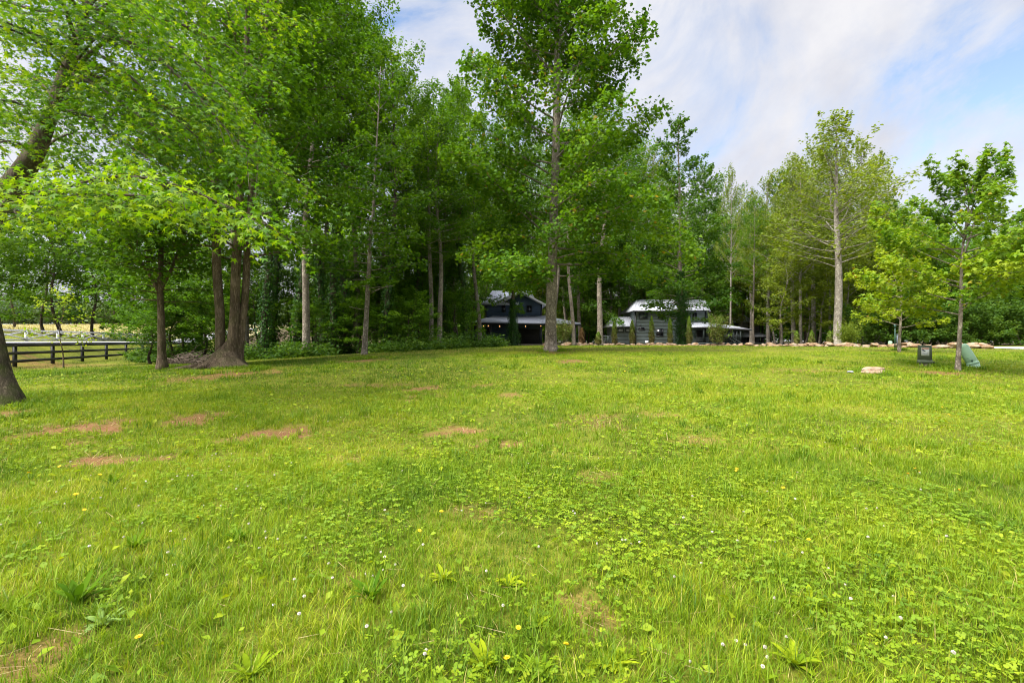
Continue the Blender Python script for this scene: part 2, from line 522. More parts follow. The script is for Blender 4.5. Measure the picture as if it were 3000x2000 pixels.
def rockmat(name, a, b, c):
    m, t, L = new_mat(name)
    out = N(t, 'ShaderNodeOutputMaterial'); bs = N(t, 'ShaderNodeBsdfPrincipled')
    bs.inputs['Roughness'].default_value = 0.9; bs.inputs['Specular IOR Level'].default_value = 0.2
    tc = N(t, 'ShaderNodeTexCoord'); oi = N(t, 'ShaderNodeObjectInfo')
    va = N(t, 'ShaderNodeVectorMath', operation='ADD')
    sc = N(t, 'ShaderNodeVectorMath', operation='SCALE'); sc.inputs['Scale'].default_value = 13.0
    cx = N(t, 'ShaderNodeCombineXYZ'); L(oi.outputs['Random'], cx.inputs[0]); L(oi.outputs['Random'], cx.inputs[1])
    L(cx.outputs[0], sc.inputs[0]); L(sc.outputs[0], va.inputs[0]); L(tc.outputs['Object'], va.inputs[1])
    n = N(t, 'ShaderNodeTexNoise', in_Scale=2.2, in_Detail=9.0, in_Roughness=0.62); L(va.outputs[0], n.inputs['Vector'])
    n2 = N(t, 'ShaderNodeTexNoise', in_Scale=16.0, in_Detail=6.0); L(va.outputs[0], n2.inputs['Vector'])
    r = ramp(t, [(0.32, a), (0.5, b), (0.68, c)]); L(n.outputs['Fac'], r.inputs[0])
    r2 = ramp(t, [(0.3, 0.62), (0.55, 1.0)]); L(n2.outputs['Fac'], r2.inputs[0])
    mu = N(t, 'ShaderNodeMix', data_type='RGBA', blend_type='MULTIPLY', in_0=1.0)
    L(r.outputs[0], mu.inputs['A']); L(r2.outputs[0], mu.inputs['B']); L(mu.outputs['Result'], bs.inputs['Base Color'])
    bp = N(t, 'ShaderNodeBump', in_Strength=0.7, in_Distance=0.05); L(n2.outputs['Fac'], bp.inputs['Height']); L(bp.outputs[0], bs.inputs['Normal'])
    L(bs.outputs[0], out.inputs['Surface'])
    return m


M['rock'] = rockmat('rock', (0.17, 0.095, 0.045), (0.29, 0.195, 0.115), (0.37, 0.31, 0.235))
M['rock_pale'] = rockmat('rock_pale', (0.26, 0.165, 0.105), (0.37, 0.265, 0.18), (0.43, 0.34, 0.26))

# ------------------------------------------------------------------ dirt patches of the lawn (photo pixel centre, half sizes, strength)
DIRT_PX = [(270, 1250, 115, 20, 1.0), (400, 1232, 70, 10, 0.8), (560, 1226, 110, 15, .85), (790, 1268, 80, 15, 1.0), (700, 1282, 75, 13, .7),
           (375, 1342, 110, 13, 1.0), (220, 1300, 35, 7, .8), (55, 1278, 55, 10, .7), (1242, 1136, 50, 6, .9), (1285, 1161, 55, 6, .95),
           (1195, 1172, 50, 6, .7), (1335, 1258, 50, 9, .95), (1280, 1270, 40, 8, .6), (1495, 1302, 52, 13, .9), (1740, 1232, 80, 18, .42), (1745, 1400, 115, 16, .5),
           (1680, 1058, 55, 4, .7), (1420, 1128, 45, 4, .6), (1490, 1158, 35, 6, .6), (1100, 1128, 90, 5, .5), (1025, 1345, 45, 9, .6), (800, 1390, 40, 10, .6),
           (1720, 1780, 70, 35, .5), (1780, 1860, 60, 45, .55), (1010, 1700, 60, 18, .4), (60, 1955, 90, 40, .5), (170, 1890, 60, 20, .45), (1930, 1215, 50, 8, .5),
           (2360, 1085, 100, 5, .5), (2760, 1092, 60, 6, .75), (2880, 1085, 40, 5, .5), (160, 1070, 90, 8, .6), (660, 1098, 110, 12, .75), (1068, 1056, 50, 4, .7), (1613, 1032, 60, 4, .6), (20, 1218, 80, 14, .75),
           (1385, 1500, 60, 16, .4), (2050, 1290, 60, 10, .4), (640, 1480, 50, 14, .4), (2300, 1430, 70, 14, .4)]
DIRT = []
for (px, py, hw, hh, st) in DIRT_PX:
    x, y = gp(px, py)
    y2 = gp(px, py + hh)[1]; y1 = gp(px, py - hh)[1] if py - hh > 1012 else y + (y - y2)
    DIRT.append((x, y, hw / F * y, max(0.12, (y1 - y2) / 2), st))


def dirt(x, y):
    x = np.asarray(x, float); y = np.asarray(y, float)
    d = np.zeros_like(x + y)
    nz = fbm(x * 2.2, y * 2.2, 11, 4) - 0.5
    nf = fbm(x * 11, y * 11, 17, 3) - 0.5
    for (cx, cy, rx, ry, st) in DIRT:
        q = np.sqrt(((x - cx) / rx) ** 2 + ((y - cy) / ry) ** 2) + 2.6 * nz + 2.2 * nf
        d = np.maximum(d, st * (1 - sstep(0.65, 1.35, q)))
    return d


# ------------------------------------------------------------------ ground
def groundmat():
    m, t, L = new_mat('lawn_ground')
    out = N(t, 'ShaderNodeOutputMaterial'); b = N(t, 'ShaderNodeBsdfPrincipled')
    b.inputs['Roughness'].default_value = 0.95; b.inputs['Specular IOR Level'].default_value = 0.1
    tc = N(t, 'ShaderNodeTexCoord')

    def noise(sc, det=6.0, ro=0.6):
        n = N(t, 'ShaderNodeTexNoise', in_Scale=sc, in_Detail=det, in_Roughness=ro)
        L(tc.outputs['Object'], n.inputs['Vector'])
        return n
    n1, n2, n3 = noise(0.5), noise(46.0, 8.0, 0.75), noise(3.0)
    g = ramp(t, [(0.36, (0.035, 0.042, 0.008)), (0.5, (0.11, 0.125, 0.012)), (0.64, (0.21, 0.20, 0.024))])
    mixf = N(t, 'ShaderNodeMath', operation='MULTIPLY_ADD'); mixf.inputs[1].default_value = 0.55
    L(n2.outputs['Fac'], mixf.inputs[0])
    h = N(t, 'ShaderNodeMath', operation='MULTIPLY'); h.inputs[1].default_value = 0.45
    L(n1.outputs['Fac'], h.inputs[0]); L(h.outputs[0], mixf.inputs[2]); L(mixf.outputs[0], g.inputs[0])
    e = ramp(t, [(0.34, (0.075, 0.034, 0.016)), (0.5, (0.19, 0.092, 0.042)), (0.66, (0.30, 0.17, 0.088))])
    L(n2.outputs['Fac'], e.inputs[0])
    fi = ramp(t, [(0.3, (0.33, 0.29, 0.13)), (0.7, (0.43, 0.385, 0.19))]); L(n3.outputs['Fac'], fi.inputs[0])
    ad = N(t, 'ShaderNodeAttribute', attribute_name='tint')
    af = N(t, 'ShaderNodeAttribute', attribute_name='field')
    ww = N(t, 'ShaderNodeAttribute', attribute_name='woods')
    m0 = N(t, 'ShaderNodeMix', data_type='RGBA'); L(af.outputs['Fac'], m0.inputs['Factor']); L(g.outputs[0], m0.inputs['A']); L(fi.outputs[0], m0.inputs['B'])
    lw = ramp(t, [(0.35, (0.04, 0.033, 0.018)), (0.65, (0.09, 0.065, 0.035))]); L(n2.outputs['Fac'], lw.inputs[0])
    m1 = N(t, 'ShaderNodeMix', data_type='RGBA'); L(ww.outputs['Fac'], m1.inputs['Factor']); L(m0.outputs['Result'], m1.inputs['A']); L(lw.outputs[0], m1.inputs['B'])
    m2 = N(t, 'ShaderNodeMix', data_type='RGBA'); L(ad.outputs['Fac'], m2.inputs['Factor']); L(m1.outputs['Result'], m2.inputs['A']); L(e.outputs[0], m2.inputs['B'])
    L(m2.outputs['Result'], b.inputs['Base Color'])
    bp = N(t, 'ShaderNodeBump', in_Strength=0.6, in_Distance=0.04); L(n2.outputs['Fac'], bp.inputs['Height']); L(bp.outputs[0], b.inputs['Normal'])
    L(b.outputs[0], out.inputs['Surface'])
    return m


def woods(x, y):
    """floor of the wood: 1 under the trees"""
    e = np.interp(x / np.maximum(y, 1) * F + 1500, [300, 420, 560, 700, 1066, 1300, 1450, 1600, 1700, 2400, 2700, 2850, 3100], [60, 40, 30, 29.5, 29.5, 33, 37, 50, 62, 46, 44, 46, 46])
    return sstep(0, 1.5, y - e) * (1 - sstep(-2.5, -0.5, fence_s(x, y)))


def build_ground():
    ys = np.concatenate([np.arange(-12, 0, 1.0), np.arange(0, 20, 0.11), np.arange(20, 60, 0.5), np.geomspace(60, 900, 40)])
    xs = np.concatenate([-np.geomspace(900, 45, 34), np.arange(-44, -14, 0.5), np.arange(-14, 14, 0.11), np.arange(14, 44, 0.5), np.geomspace(45, 900, 34)])
    X, Y = np.meshgrid(xs, ys)
    Z = ground(X, Y)
    D = dirt(X, Y)
    Z = Z - 0.02 * D + 0.012 * (vnoise(X * 5, Y * 5, 8) - .5) * (np.abs(X) < 14)
    ny, nx = X.shape
    i = np.arange(ny - 1)[:, None] * nx + np.arange(nx - 1)[None]
    Q = np.stack([i, i + 1, i + nx + 1, i + nx], -1).reshape(-1, 4)
    b = MB(); b.add(np.stack([X, Y, Z], -1).reshape(-1, 3), [Q], D.ravel())
    o = b.build('ground', groundmat(), smooth=True)
    s = fence_s(X, Y).ravel()
    a = o.data.attributes.new('field', 'FLOAT', 'POINT'); a.data.foreach_set('value', np.maximum(sstep(17, 24, s), (sstep(80, 92, Y) * sstep(-12, -24, X)).ravel()).astype(np.float32))
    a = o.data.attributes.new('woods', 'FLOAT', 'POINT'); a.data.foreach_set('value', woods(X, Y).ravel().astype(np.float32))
    tag(o, 'gently rising lawn with bare red earth patches', kind='structure')


build_ground()


def strip(name, pts, width, mat, label, lift=0.006):
    P = np.array(pts, float)
    n = 60
    u = np.linspace(0, 1, n)
    c = np.linspace(0, 1, len(P))
    Q = np.stack([np.interp(u, c, P[:, 0]), np.interp(u, c, P[:, 1])], 1)
    T = np.gradient(Q, axis=0); T /= np.linalg.norm(T, axis=1)[:, None]
    Nn = np.stack([T[:, 1], -T[:, 0]], 1)
    k = 9
    V = []
    for j in range(k):
        q = Q + Nn * (j / (k - 1) - 0.5) * width
        V.append(np.stack([q[:, 0], q[:, 1], ground(q[:, 0], q[:, 1]) + lift + 0.03 * (1 - abs(j / (k - 1) - .5) * 2)], 1))
    V = np.stack(V, 1)
    i = np.arange(n - 1)[:, None] * k + np.arange(k - 1)[None]
    Fq = np.stack([i, i + 1, i + k + 1, i + k], -1).reshape(-1, 4)
    b = MB(); b.add(V.reshape(-1, 3), [Fq])
    o = b.build(name, mat, smooth=True)
    tag(o, label, kind='structure')
    return o


M['asphalt'] = plain('asphalt', (0.30, 0.29, 0.29), rough=0.85, noise=0.15, scale=3, bump=0.2)
M['gravel'] = plain('gravel', (0.28, 0.27, 0.27), rough=0.95, noise=0.3, scale=16, bump=0.8)
rc = FA + FN * 4.8
strip('road', [rc - FD * 40, rc + FD * 30, rc + FD * 120], 5.0, M['asphalt'], 'pale paved lane behind the black board fence', 0.03)
strip('driveway', [(px2x(2862, 28.5), 28.5), (px2x(2930, 31), 31), (px2x(3060, 32.5), 32.5), (px2x(3300, 33), 33), (px2x(3700, 34), 34)], 4.2, M['gravel'], 'pale gravel drive at the right beyond the boulders', 0.012)

# ------------------------------------------------------------------ leaves
def fan(outer, z=0.0):
    V = np.array([(0, 0, 0)] + [(x, y, z * (x * x + y * y)) for x, y in outer], float)
    return V


def leaf_template(kind):
    if kind == 'star':
        pts = []
        for a, r in ((-150, .28), (-118, .82), (-88, .40), (-58, 1.0), (-30, .42), (0, 1.12), (30, .42), (58, 1.0), (88, .40), (118, .82), (150, .28)):
            t = math.radians(a)
            pts.append((math.sin(t) * r, math.cos(t) * r, -0.28 * r * r))
        V = np.array([(0, 0, 0)] + pts)
        n = len(pts)
        Fc = [np.array([(0, i + 2, i + 1) for i in range(n - 1)])]
        return V * 0.5 + np.array([0, .12, 0]), Fc
    if kind == 'lobed':
        pts = [(0, -.45, 0), (-.42, -.30, .05), (-.50, .02, .08), (-.24, .12, .03), (-.27, .46, -.02), (0, .34, 0), (.27, .46, -.02), (.24, .12, .03), (.50, .02, .08), (.42, -.30, .05)]
        V = np.array(pts)
        Fc = [np.array([(0, 3, 2, 1), (0, 5, 4, 3), (0, 7, 6, 5), (0, 9, 8, 7)])]
        return V, Fc
    if kind == 'maple':
        pts = [(0, -.45, 0), (-.30, -.30, .02), (-.52, .05, -.06), (-.20, .08, .04), (0, .58, -.10), (.20, .08, .04), (.52, .05, -.06), (.30, -.30, .02)]
        V = np.array(pts)
        Fc = [np.array([(0, 3, 2, 1), (0, 5, 4, 3), (0, 7, 6, 5)])]
        return V, Fc
    V = np.array([(0, -.5, 0), (.33, .0, .10), (0, .55, -.06), (-.33, .0, .10)])
    return V, [np.array([(0, 1, 2), (0, 2, 3)])]


def leaves(mb, rng, P, axis, nrm, size, kind, tint):
    """place leaf templates"""
    V, Fc = leaf_template(kind)
    n, k = len(P), len(V)
    nrm = nrm / (np.linalg.norm(nrm, axis=1)[:, None] + 1e-9)
    axis = axis - nrm * (axis * nrm).sum(1)[:, None]
    axis /= np.linalg.norm(axis, axis=1)[:, None] + 1e-9
    side = np.cross(axis, nrm)
    size = np.broadcast_to(size, (n,))
    out = P[:, None] + size[:, None, None] * (V[None, :, 0, None] * side[:, None] + V[None, :, 1, None] * axis[:, None] + V[None, :, 2, None] * nrm[:, None])
    off = (np.arange(n) * k)[:, None, None]
    fs = [(f[None] + off).reshape(-1, f.shape[1]) for f in Fc]
    mb.add(out.reshape(-1, 3), fs, np.repeat(np.clip(tint, 0, 1), k))


class Sprays:
    """flat leafy twigs"""

    def __init__(self):
        self.p, self.d, self.L, self.W, self.n, self.dr, self.t = [], [], [], [], [], [], []

    def add(self, p, d, L, W, n, droop, t):
        self.p.append(p); self.d.append(d); self.L.append(L); self.W.append(W); self.n.append(max(1, int(n))); self.dr.append(droop); self.t.append(t)

    def emit(self, mb, rng, size, kind, thick=0.10, tilt=0.45, tvar=0.28, hang=0.35):
        if not self.p:
            return
        idx = np.repeat(np.arange(len(self.p)), self.n)
        m = len(idx)
        p = np.array(self.p)[idx]; d = np.array(self.d)[idx]; L = np.array(self.L)[idx]; Wd = np.array(self.W)[idx]
        dr = np.array(self.dr)[idx]; tt = np.array(self.t)[idx]
        s = rng.random(m) ** 0.75
        h = d.copy(); h[:, 2] = 0; h /= np.linalg.norm(h, axis=1)[:, None] + 1e-6
        side = np.stack([-h[:, 1], h[:, 0], np.zeros(m)], 1)
        lat = rng.uniform(-1, 1, m) * Wd * np.sin(np.pi * (0.12 + 0.82 * s))
        pos = p + d * (L * s)[:, None] + side * lat[:, None]
        pos[:, 2] += -dr * L * s * s + rng.normal(0, 1, m) * thick * (Wd + 0.25) - 0.12 * np.abs(lat)
        ax = d * 0.8 + side * (np.sign(lat) * 0.8)[:, None] + rng.normal(0, 0.35, (m, 3))
        ax[:, 2] -= hang
        nr = rng.normal(0, tilt, (m, 3)); nr[:, 2] = np.abs(1 + nr[:, 2] * 0.4)
        nr += 0.25 * ax * np.array([1, 1, 0])
        sz = size * rng.uniform(0.65, 1.25, m)
        tn = np.clip(tt + rng.normal(0, tvar * 0.5, m), 0, .86)
        leaves(mb, rng, pos, ax, nr, sz, kind, np.where(rng.random(m) < .012, 1.0, tn))


def limb_path(p, d, L, rise, n, rng, wob=0.06):
    pts = [np.array(p, float)]
    d = np.array(d, float); d /= np.linalg.norm(d)
    for i in range(n):
        d = d + np.array([0, 0, rise / n]) + rng.normal(0, wob, 3)
        d /= np.linalg.norm(d)
        pts.append(pts[-1] + d * L / n)
    return np.array(pts)


def along(path, s):
    n = len(path) - 1
    f = min(s * n, n - 1e-6); i = int(f); q = f - i
    t = path[i + 1] - path[i]
    return path[i] * (1 - q) + path[i + 1] * q, t / (np.linalg.norm(t) + 1e-9)


def leafy_limb(wood, sp, rng, path, r0, o, tbase=0.5):
    """o: dict twig density (per m), twig length factor, leaves per m of twig, droop"""
    n = len(path)
    wood.tube(path, r0 * np.linspace(1, 0.12, n), 6 if r0 > .04 else 4, cap=False)
    L = np.linalg.norm(np.diff(path, axis=0), axis=1).sum()
    m = max(2, int(L * o['twigs']))
    for k in range(m):
        s = o.get('s0', 0.28) + (1 - o.get('s0', 0.28)) * ((k + rng.random()) / m)
        p, t = along(path, s)
        sgn = 1 if (k % 2) else -1
        a = sgn * math.radians(rng.uniform(25, 75))
        c, si = math.cos(a), math.sin(a)
        d = np.array([t[0] * c - t[1] * si, t[0] * si + t[1] * c, t[2] * 0.5 + rng.normal(0.02, 0.16)])
        d /= np.linalg.norm(d) + 1e-9
        l = L * o['tlen'] * rng.uniform(0.6, 1.25) * (1 - 0.45 * s)
        l = min(max(l, 0.35), o.get('tmax', 1.9))
        tn = np.clip(tbase + rng.normal(0, 0.17), 0, 1)
        if o.get('wood', True) and l > 0.4:
            q = p + d * l * 0.8; q[2] -= o['droop'] * l * 0.6
            wood.tube(np.array([p, (p + q) / 2 + np.array([0, 0, .04 * l]), q]), [max(.006, r0 * .22), max(.005, r0 * .14), .004], 3, cap=False)
        sp.add(p, d, l, l * o.get('tw', 0.42), l * o['lpm'], o['droop'], tn)
    p, t = along(path, 0.97)
    sp.add(p, t, max(.5, .1 * L), 0.32, 0.7 * o['lpm'], o['droop'], tbase)


def trunk_path(rng, H, lean=(0, 0), wob=0.12, n=16):
    z = np.linspace(0, 1, n)
    ph = rng.random(4) * 6.28
    x = lean[0] * z + wob * (np.sin(z * 5 + ph[0]) - math.sin(ph[0])) + .5 * wob * (np.sin(z * 11 + ph[1]) - math.sin(ph[1]))
    y = lean[1] * z + wob * (np.sin(z * 5 + ph[2]) - math.sin(ph[2])) + .5 * wob * (np.sin(z * 11 + ph[3]) - math.sin(ph[3]))
    return np.stack([x, y, z * H], 1)


def add_trunk(wood, path, r0, flare=0.5, sides=12, top=0.08, seed=0, taper=0.85):
    # resample with a flared foot
    n = len(path)
    s = np.concatenate([[0, .008, .02, .04, .07], np.linspace(.11, 1, n + 4)])
    P = np.array([along(path, q)[0] for q in s])
    H = path[-1, 2] - path[0, 2]
    r = r0 * ((1 - s) ** taper * (1 - top) + top) * (1 + flare * np.exp(-s * H / 0.28))
    P[0, 2] -= 0.25
    wood.tube(P, r, sides, cap=True, wob=0.05, seed=seed)


def gen_tree(seed, H, r0, cb, Rc, prof, nl, o, el=(8, 60), lean=(0, 0), wob=0.15, size=0.16, kind='diamond', sides=10, taper=.85, tb=0.5, tilt=.75, thick=.24, flare=.5, seg=5, path=None, sp=None, crown=None, wood=None, azlim=None):
    rng = np.random.default_rng(seed)
    wood = wood or MB(); crown = crown or MB(); sp = sp or Sprays()
    if path is None:
        path = trunk_path(rng, H, lean, wob)
    add_trunk(wood, path, r0, sides=sides, seed=seed, taper=taper, flare=flare)
    pu = np.linspace(0, 1, len(prof))
    az = rng.random() * 6.28
    for i in range(nl):
        u = ((i + rng.random()) / nl) ** 0.9
        t = cb + (0.985 - cb) * u
        p, _ = along(path, t)
        az += 2.39996 + rng.normal(0, .35)
        L = Rc * np.interp(u, pu, prof) * rng.uniform(.72, 1.18)
        e = math.radians(el[0] + (el[1] - el[0]) * u + rng.normal(0, 9))
        d = np.array([math.cos(az) * math.cos(e), math.sin(az) * math.cos(e), math.sin(e)])
        lp = limb_path(p, d, L / max(.45, math.cos(e)), o.get('rise', .1), seg, rng)
        rl = min(r0 * .28, .012 + .012 * L) * (1 - .5 * u)
        leafy_limb(wood, sp, rng, lp, rl, o, tb + rng.normal(0, .12))
    # leader
    p, tdir = along(path, .985)
    for k in range(4):
        sp.add(p + rng.normal(0, .15, 3), np.array([rng.normal(0, .35), rng.normal(0, .35), 1]), .9, .35, o['lpm'] * .8, 0, tb)
    sp.emit(crown, rng, size, kind, tilt=tilt, thick=thick)
    return wood, crown


def trees_from(root, wood, crown, wm, cm, extra=None):
    wood.build('trunk', wm, root, smooth=True)
    crown.build('crown', cm, root)
    if extra:
        extra.build('ivy', M['leaf_ivy'], root)


def ivy_on(path, r0, rng, h, n, size=.14, spread=.22):
    mb = MB()
    L = path[-1, 2]
    s = rng.random(n) ** 1.1 * h / L
    P = np.array([along(path, q)[0] for q in s])
    a = rng.random(n) * 6.283
    rr = r0 * (1 - s * .6) + rng.random(n) ** 1.5 * spread * (1.2 - s * L / h) * (.35 + 1.3 * vnoise(a * 1.1 + 7, s * L * .9, 5))
    rad = np.stack([np.cos(a), np.sin(a), np.zeros(n)], 1)
    P = P + rad * rr[:, None]
    nr = rad + np.array([0, 0, .55]) + rng.normal(0, .35, (n, 3))
    ax = rng.normal(0, .5, (n, 3)) + np.array([0, 0, -.8])
    leaves(mb, rng, P, ax, nr, size * rng.uniform(.6, 1.3, n), 'diamond', rng.random(n))
    return mb


P_TALL = [.55, .9, 1, .98, .9, .78, .6, .38, .12]
P_OVAL = [.6, .95, 1, .95, .85, .65, .3]
P_CONE = [.8, 1, .92, .8, .66, .5, .34, .12]
P_TOP = [.25, .45, .7, .95, 1, .85, .5, .15]

# =================================================================== big trees of the lawn
# --- the sweetgum at the left edge: curved trunk, long limbs reaching right over the lawn
def build_sweetgum():
    rng = np.random.default_rng(5)
    bx, by = px2x(18, 10.0), 10.0
    root = empty('sweetgum_tree', (bx, by, gz(bx, by)), 'nearest tree, cut by the left edge, mossy leaning trunk and bright star-shaped leaves', 'tree')
    z0 = gz(bx, by)
    wood, crown, sp = MB(), MB(), Sprays()

    def pt(px, py, d):
        return np.array([px2x(px, d) - bx, d - by, px2z(py, d) - z0])
    trunk = np.array([pt(14, 1214, 10), pt(-12, 1100, 10.02), pt(-42, 950, 10.1), pt(-70, 800, 10.2), pt(-58, 680, 10.25), pt(-8, 590, 10.3), pt(75, 500, 10.3), pt(125, 400, 10.35), pt(160, 300, 10.4), pt(190, 200, 10.5), pt(240, 90, 10.6), pt(270, -60, 10.7), pt(260, -260, 10.8), pt(280, -480, 11), pt(270, -700, 11)])
    rad = np.array([.34, .26, .24, .24, .22, .21, .185, .15, .115, .095, .085, .08, .07, .05, .03])
    sq = np.linspace(0, 1, 44)
    P = np.array([along(trunk, q)[0] for q in sq])
    for _ in range(2):
        P[1:-1] = (P[:-2] + 2 * P[1:-1] + P[2:]) / 4
    rr = np.interp(sq, np.linspace(0, 1, len(rad)), rad)
    rr[:4] *= np.array([1.55, 1.2, 1.06, 1.0]); P[0, 2] -= .2
    wood.tube(P, rr, 16, wob=.05, seed=3)
    # roots
    for a in (-2.2, 2.4):
        q = np.array([[math.cos(a) * .3, math.sin(a) * .3, .12], [math.cos(a) * .62, math.sin(a) * .62, .03], [math.cos(a) * 1.0, math.sin(a) * 1.0, -.08]])
        wood.tube(q, [.16, .11, .05], 8)
    o = dict(twigs=4.2, tlen=.33, lpm=46, droop=.42, tw=.40, s0=.12, tmax=1.6)
    lo = dict(o); lo['lpm'] = 30; lo['droop'] = .4
    H = [
        # (from, ..., to) photo pixels with depth
        [(150, 330, 10.4), (195, 215, 9.9), (260, 130, 9.5), (330, 60, 9.0), (420, 40, 8.6)],
        [(190, 250, 10.4), (300, 80, 9.9), (430, 90, 9.4), (560, 165, 9.0), (640, 240, 8.8), (720, 330, 8.7)],
        [(240, 90, 10.6), (380, 40, 10.4), (520, 60, 10.2), (680, 130, 10.0), (800, 250, 10)],
        [(240, 60, 10.6), (420, -60, 10.6), (600, -70, 10.7), (760, 0, 10.8), (880, 90, 11)],
        [(230, 140, 10.5), (330, 170, 9.6), (440, 280, 9.0), (540, 370, 8.7), (640, 455, 8.6)],
        [(200, 210, 10.4), (300, 260, 9.2), (420, 350, 8.4), (520, 420, 8.0)],
        [(215, 120, 10.5), (350, 90, 9.2), (520, 200, 8.4), (640, 360, 8.1), (760, 480, 8.1)],
        [(150, 320, 10.4), (260, 330, 9.2), (360, 420, 8.6), (470, 480, 8.2)],
        [(215, 160, 10.4), (380, 260, 10.6), (560, 340, 10.7), (720, 430, 10.6), (830, 520, 10.4)],
        [(130, 370, 10.3), (100, 330, 9.4), (60, 300, 8.6), (0, 290, 7.8), (-90, 300, 7.2)],
        [(190, 200, 10.4), (130, 140, 9.4), (60, 90, 8.6), (-30, 70, 8.0), (-120, 60, 7.6)],
        [(240, 60, 10.6), (170, 0, 9.4), (80, -40, 8.4), (0, -60, 7.8)],
        [(230, 90, 10.6), (260, 20, 9.2), (300, -20, 8.2), (360, -30, 7.4)],
        [(160, 290, 10.4), (120, 240, 11.6), (60, 200, 12.6), (-40, 200, 13.2)],
        [(100, 450, 10.3), (60, 420, 9.4), (20, 410, 8.6), (-50, 430, 8)],
        [(60, 520, 10.3), (130, 480, 10.9), (220, 500, 11.6), (330, 520, 12.3)],
        [(80, 490, 10.3), (160, 400, 11.0), (260, 380, 11.8), (400, 440, 12.6)],
        [(40, 545, 10.3), (20, 580, 9.2), (-10, 620, 8.6), (-60, 660, 8)],
        [(150, 310, 10.4), (230, 230, 11.6), (330, 200, 12.6), (440, 230, 13.4)],
        [(220, 130, 10.6), (150, 60, 11.8), (70, 30, 12.6), (-20, 40, 13)],
        [(240, 60, 10.6), (330, -30, 11.8), (460, -40, 12.4), (560, 10, 13)],
        [(120, 400, 10.4), (60, 340, 11.6), (10, 320, 12.4), (-60, 330, 13)],
        [(240, 40, 10.6), (420, 20, 12), (560, 80, 13), (700, 180, 13.6)],
    ]
    for k, h in enumerate(H):
        path = np.array([pt(*q) for q in h])
        q = np.array([along(path, u)[0] for u in np.linspace(0, 1, 10)])
        for _ in range(2):
            q[1:-1] = (q[:-2] + 2 * q[1:-1] + q[2:]) / 4
        leafy_limb(wood, sp, rng, q, .05 if k in (1, 2, 6) else .038, o, .52 + rng.normal(0, .08))
    # the low branch with the brightest star leaves
    for h in ([(-8, 600, 10.3), (60, 600, 8.6), (160, 560, 7.4), (270, 520, 6.6), (380, 505, 6.2), (500, 530, 6.0), (620, 580, 5.9), (740, 640, 5.9)],
              [(60, 600, 8.6), (170, 590, 7.2), (300, 570, 6.4), (420, 570, 6.1), (540, 600, 6.0)],
              [(60, 600, 8.6), (60, 570, 7.4), (120, 560, 6.7), (190, 555, 6.4), (280, 560, 6.3)],
              [(60, 600, 8.6), (50, 610, 7.6), (40, 620, 7.0), (60, 640, 6.6)]):
        path = np.array([pt(*q) for q in h])
        q = np.array([along(path, u)[0] for u in np.linspace(0, 1, 12)])
        for _ in range(2):
            q[1:-1] = (q[:-2] + 2 * q[1:-1] + q[2:]) / 4
        l2 = dict(lo); l2['tmax'] = .8; l2['twigs'] = 4.2; l2['s0'] = .25; l2['lpm'] = 30
        leafy_limb(wood, sp, rng, q, .035, l2, .70)
    # the rest of the crown, above and left of the picture
    pp = P[26:]
    for i in range(26):
        p, _ = along(pp, rng.random())
        a = rng.uniform(1.2, 5.6)
        e = rng.uniform(.0, .8)
        d = np.array([math.cos(a) * math.cos(e), math.sin(a) * math.cos(e), math.sin(e)])
        o3 = dict(o); o3['lpm'] = 18; o3['twigs'] = 2.2
        leafy_limb(wood, sp, rng, limb_path(p, d, rng.uniform(3, 5.5), -.2, 5, rng), .05, o3, .5)
    sp.emit(crown, rng, .125, 'star', thick=.20, tilt=.6, hang=.6, tvar=.4)
    trees_from(root, wood, crown, M['bark_moss'], M['leaf_star'])


build_sweetgum()


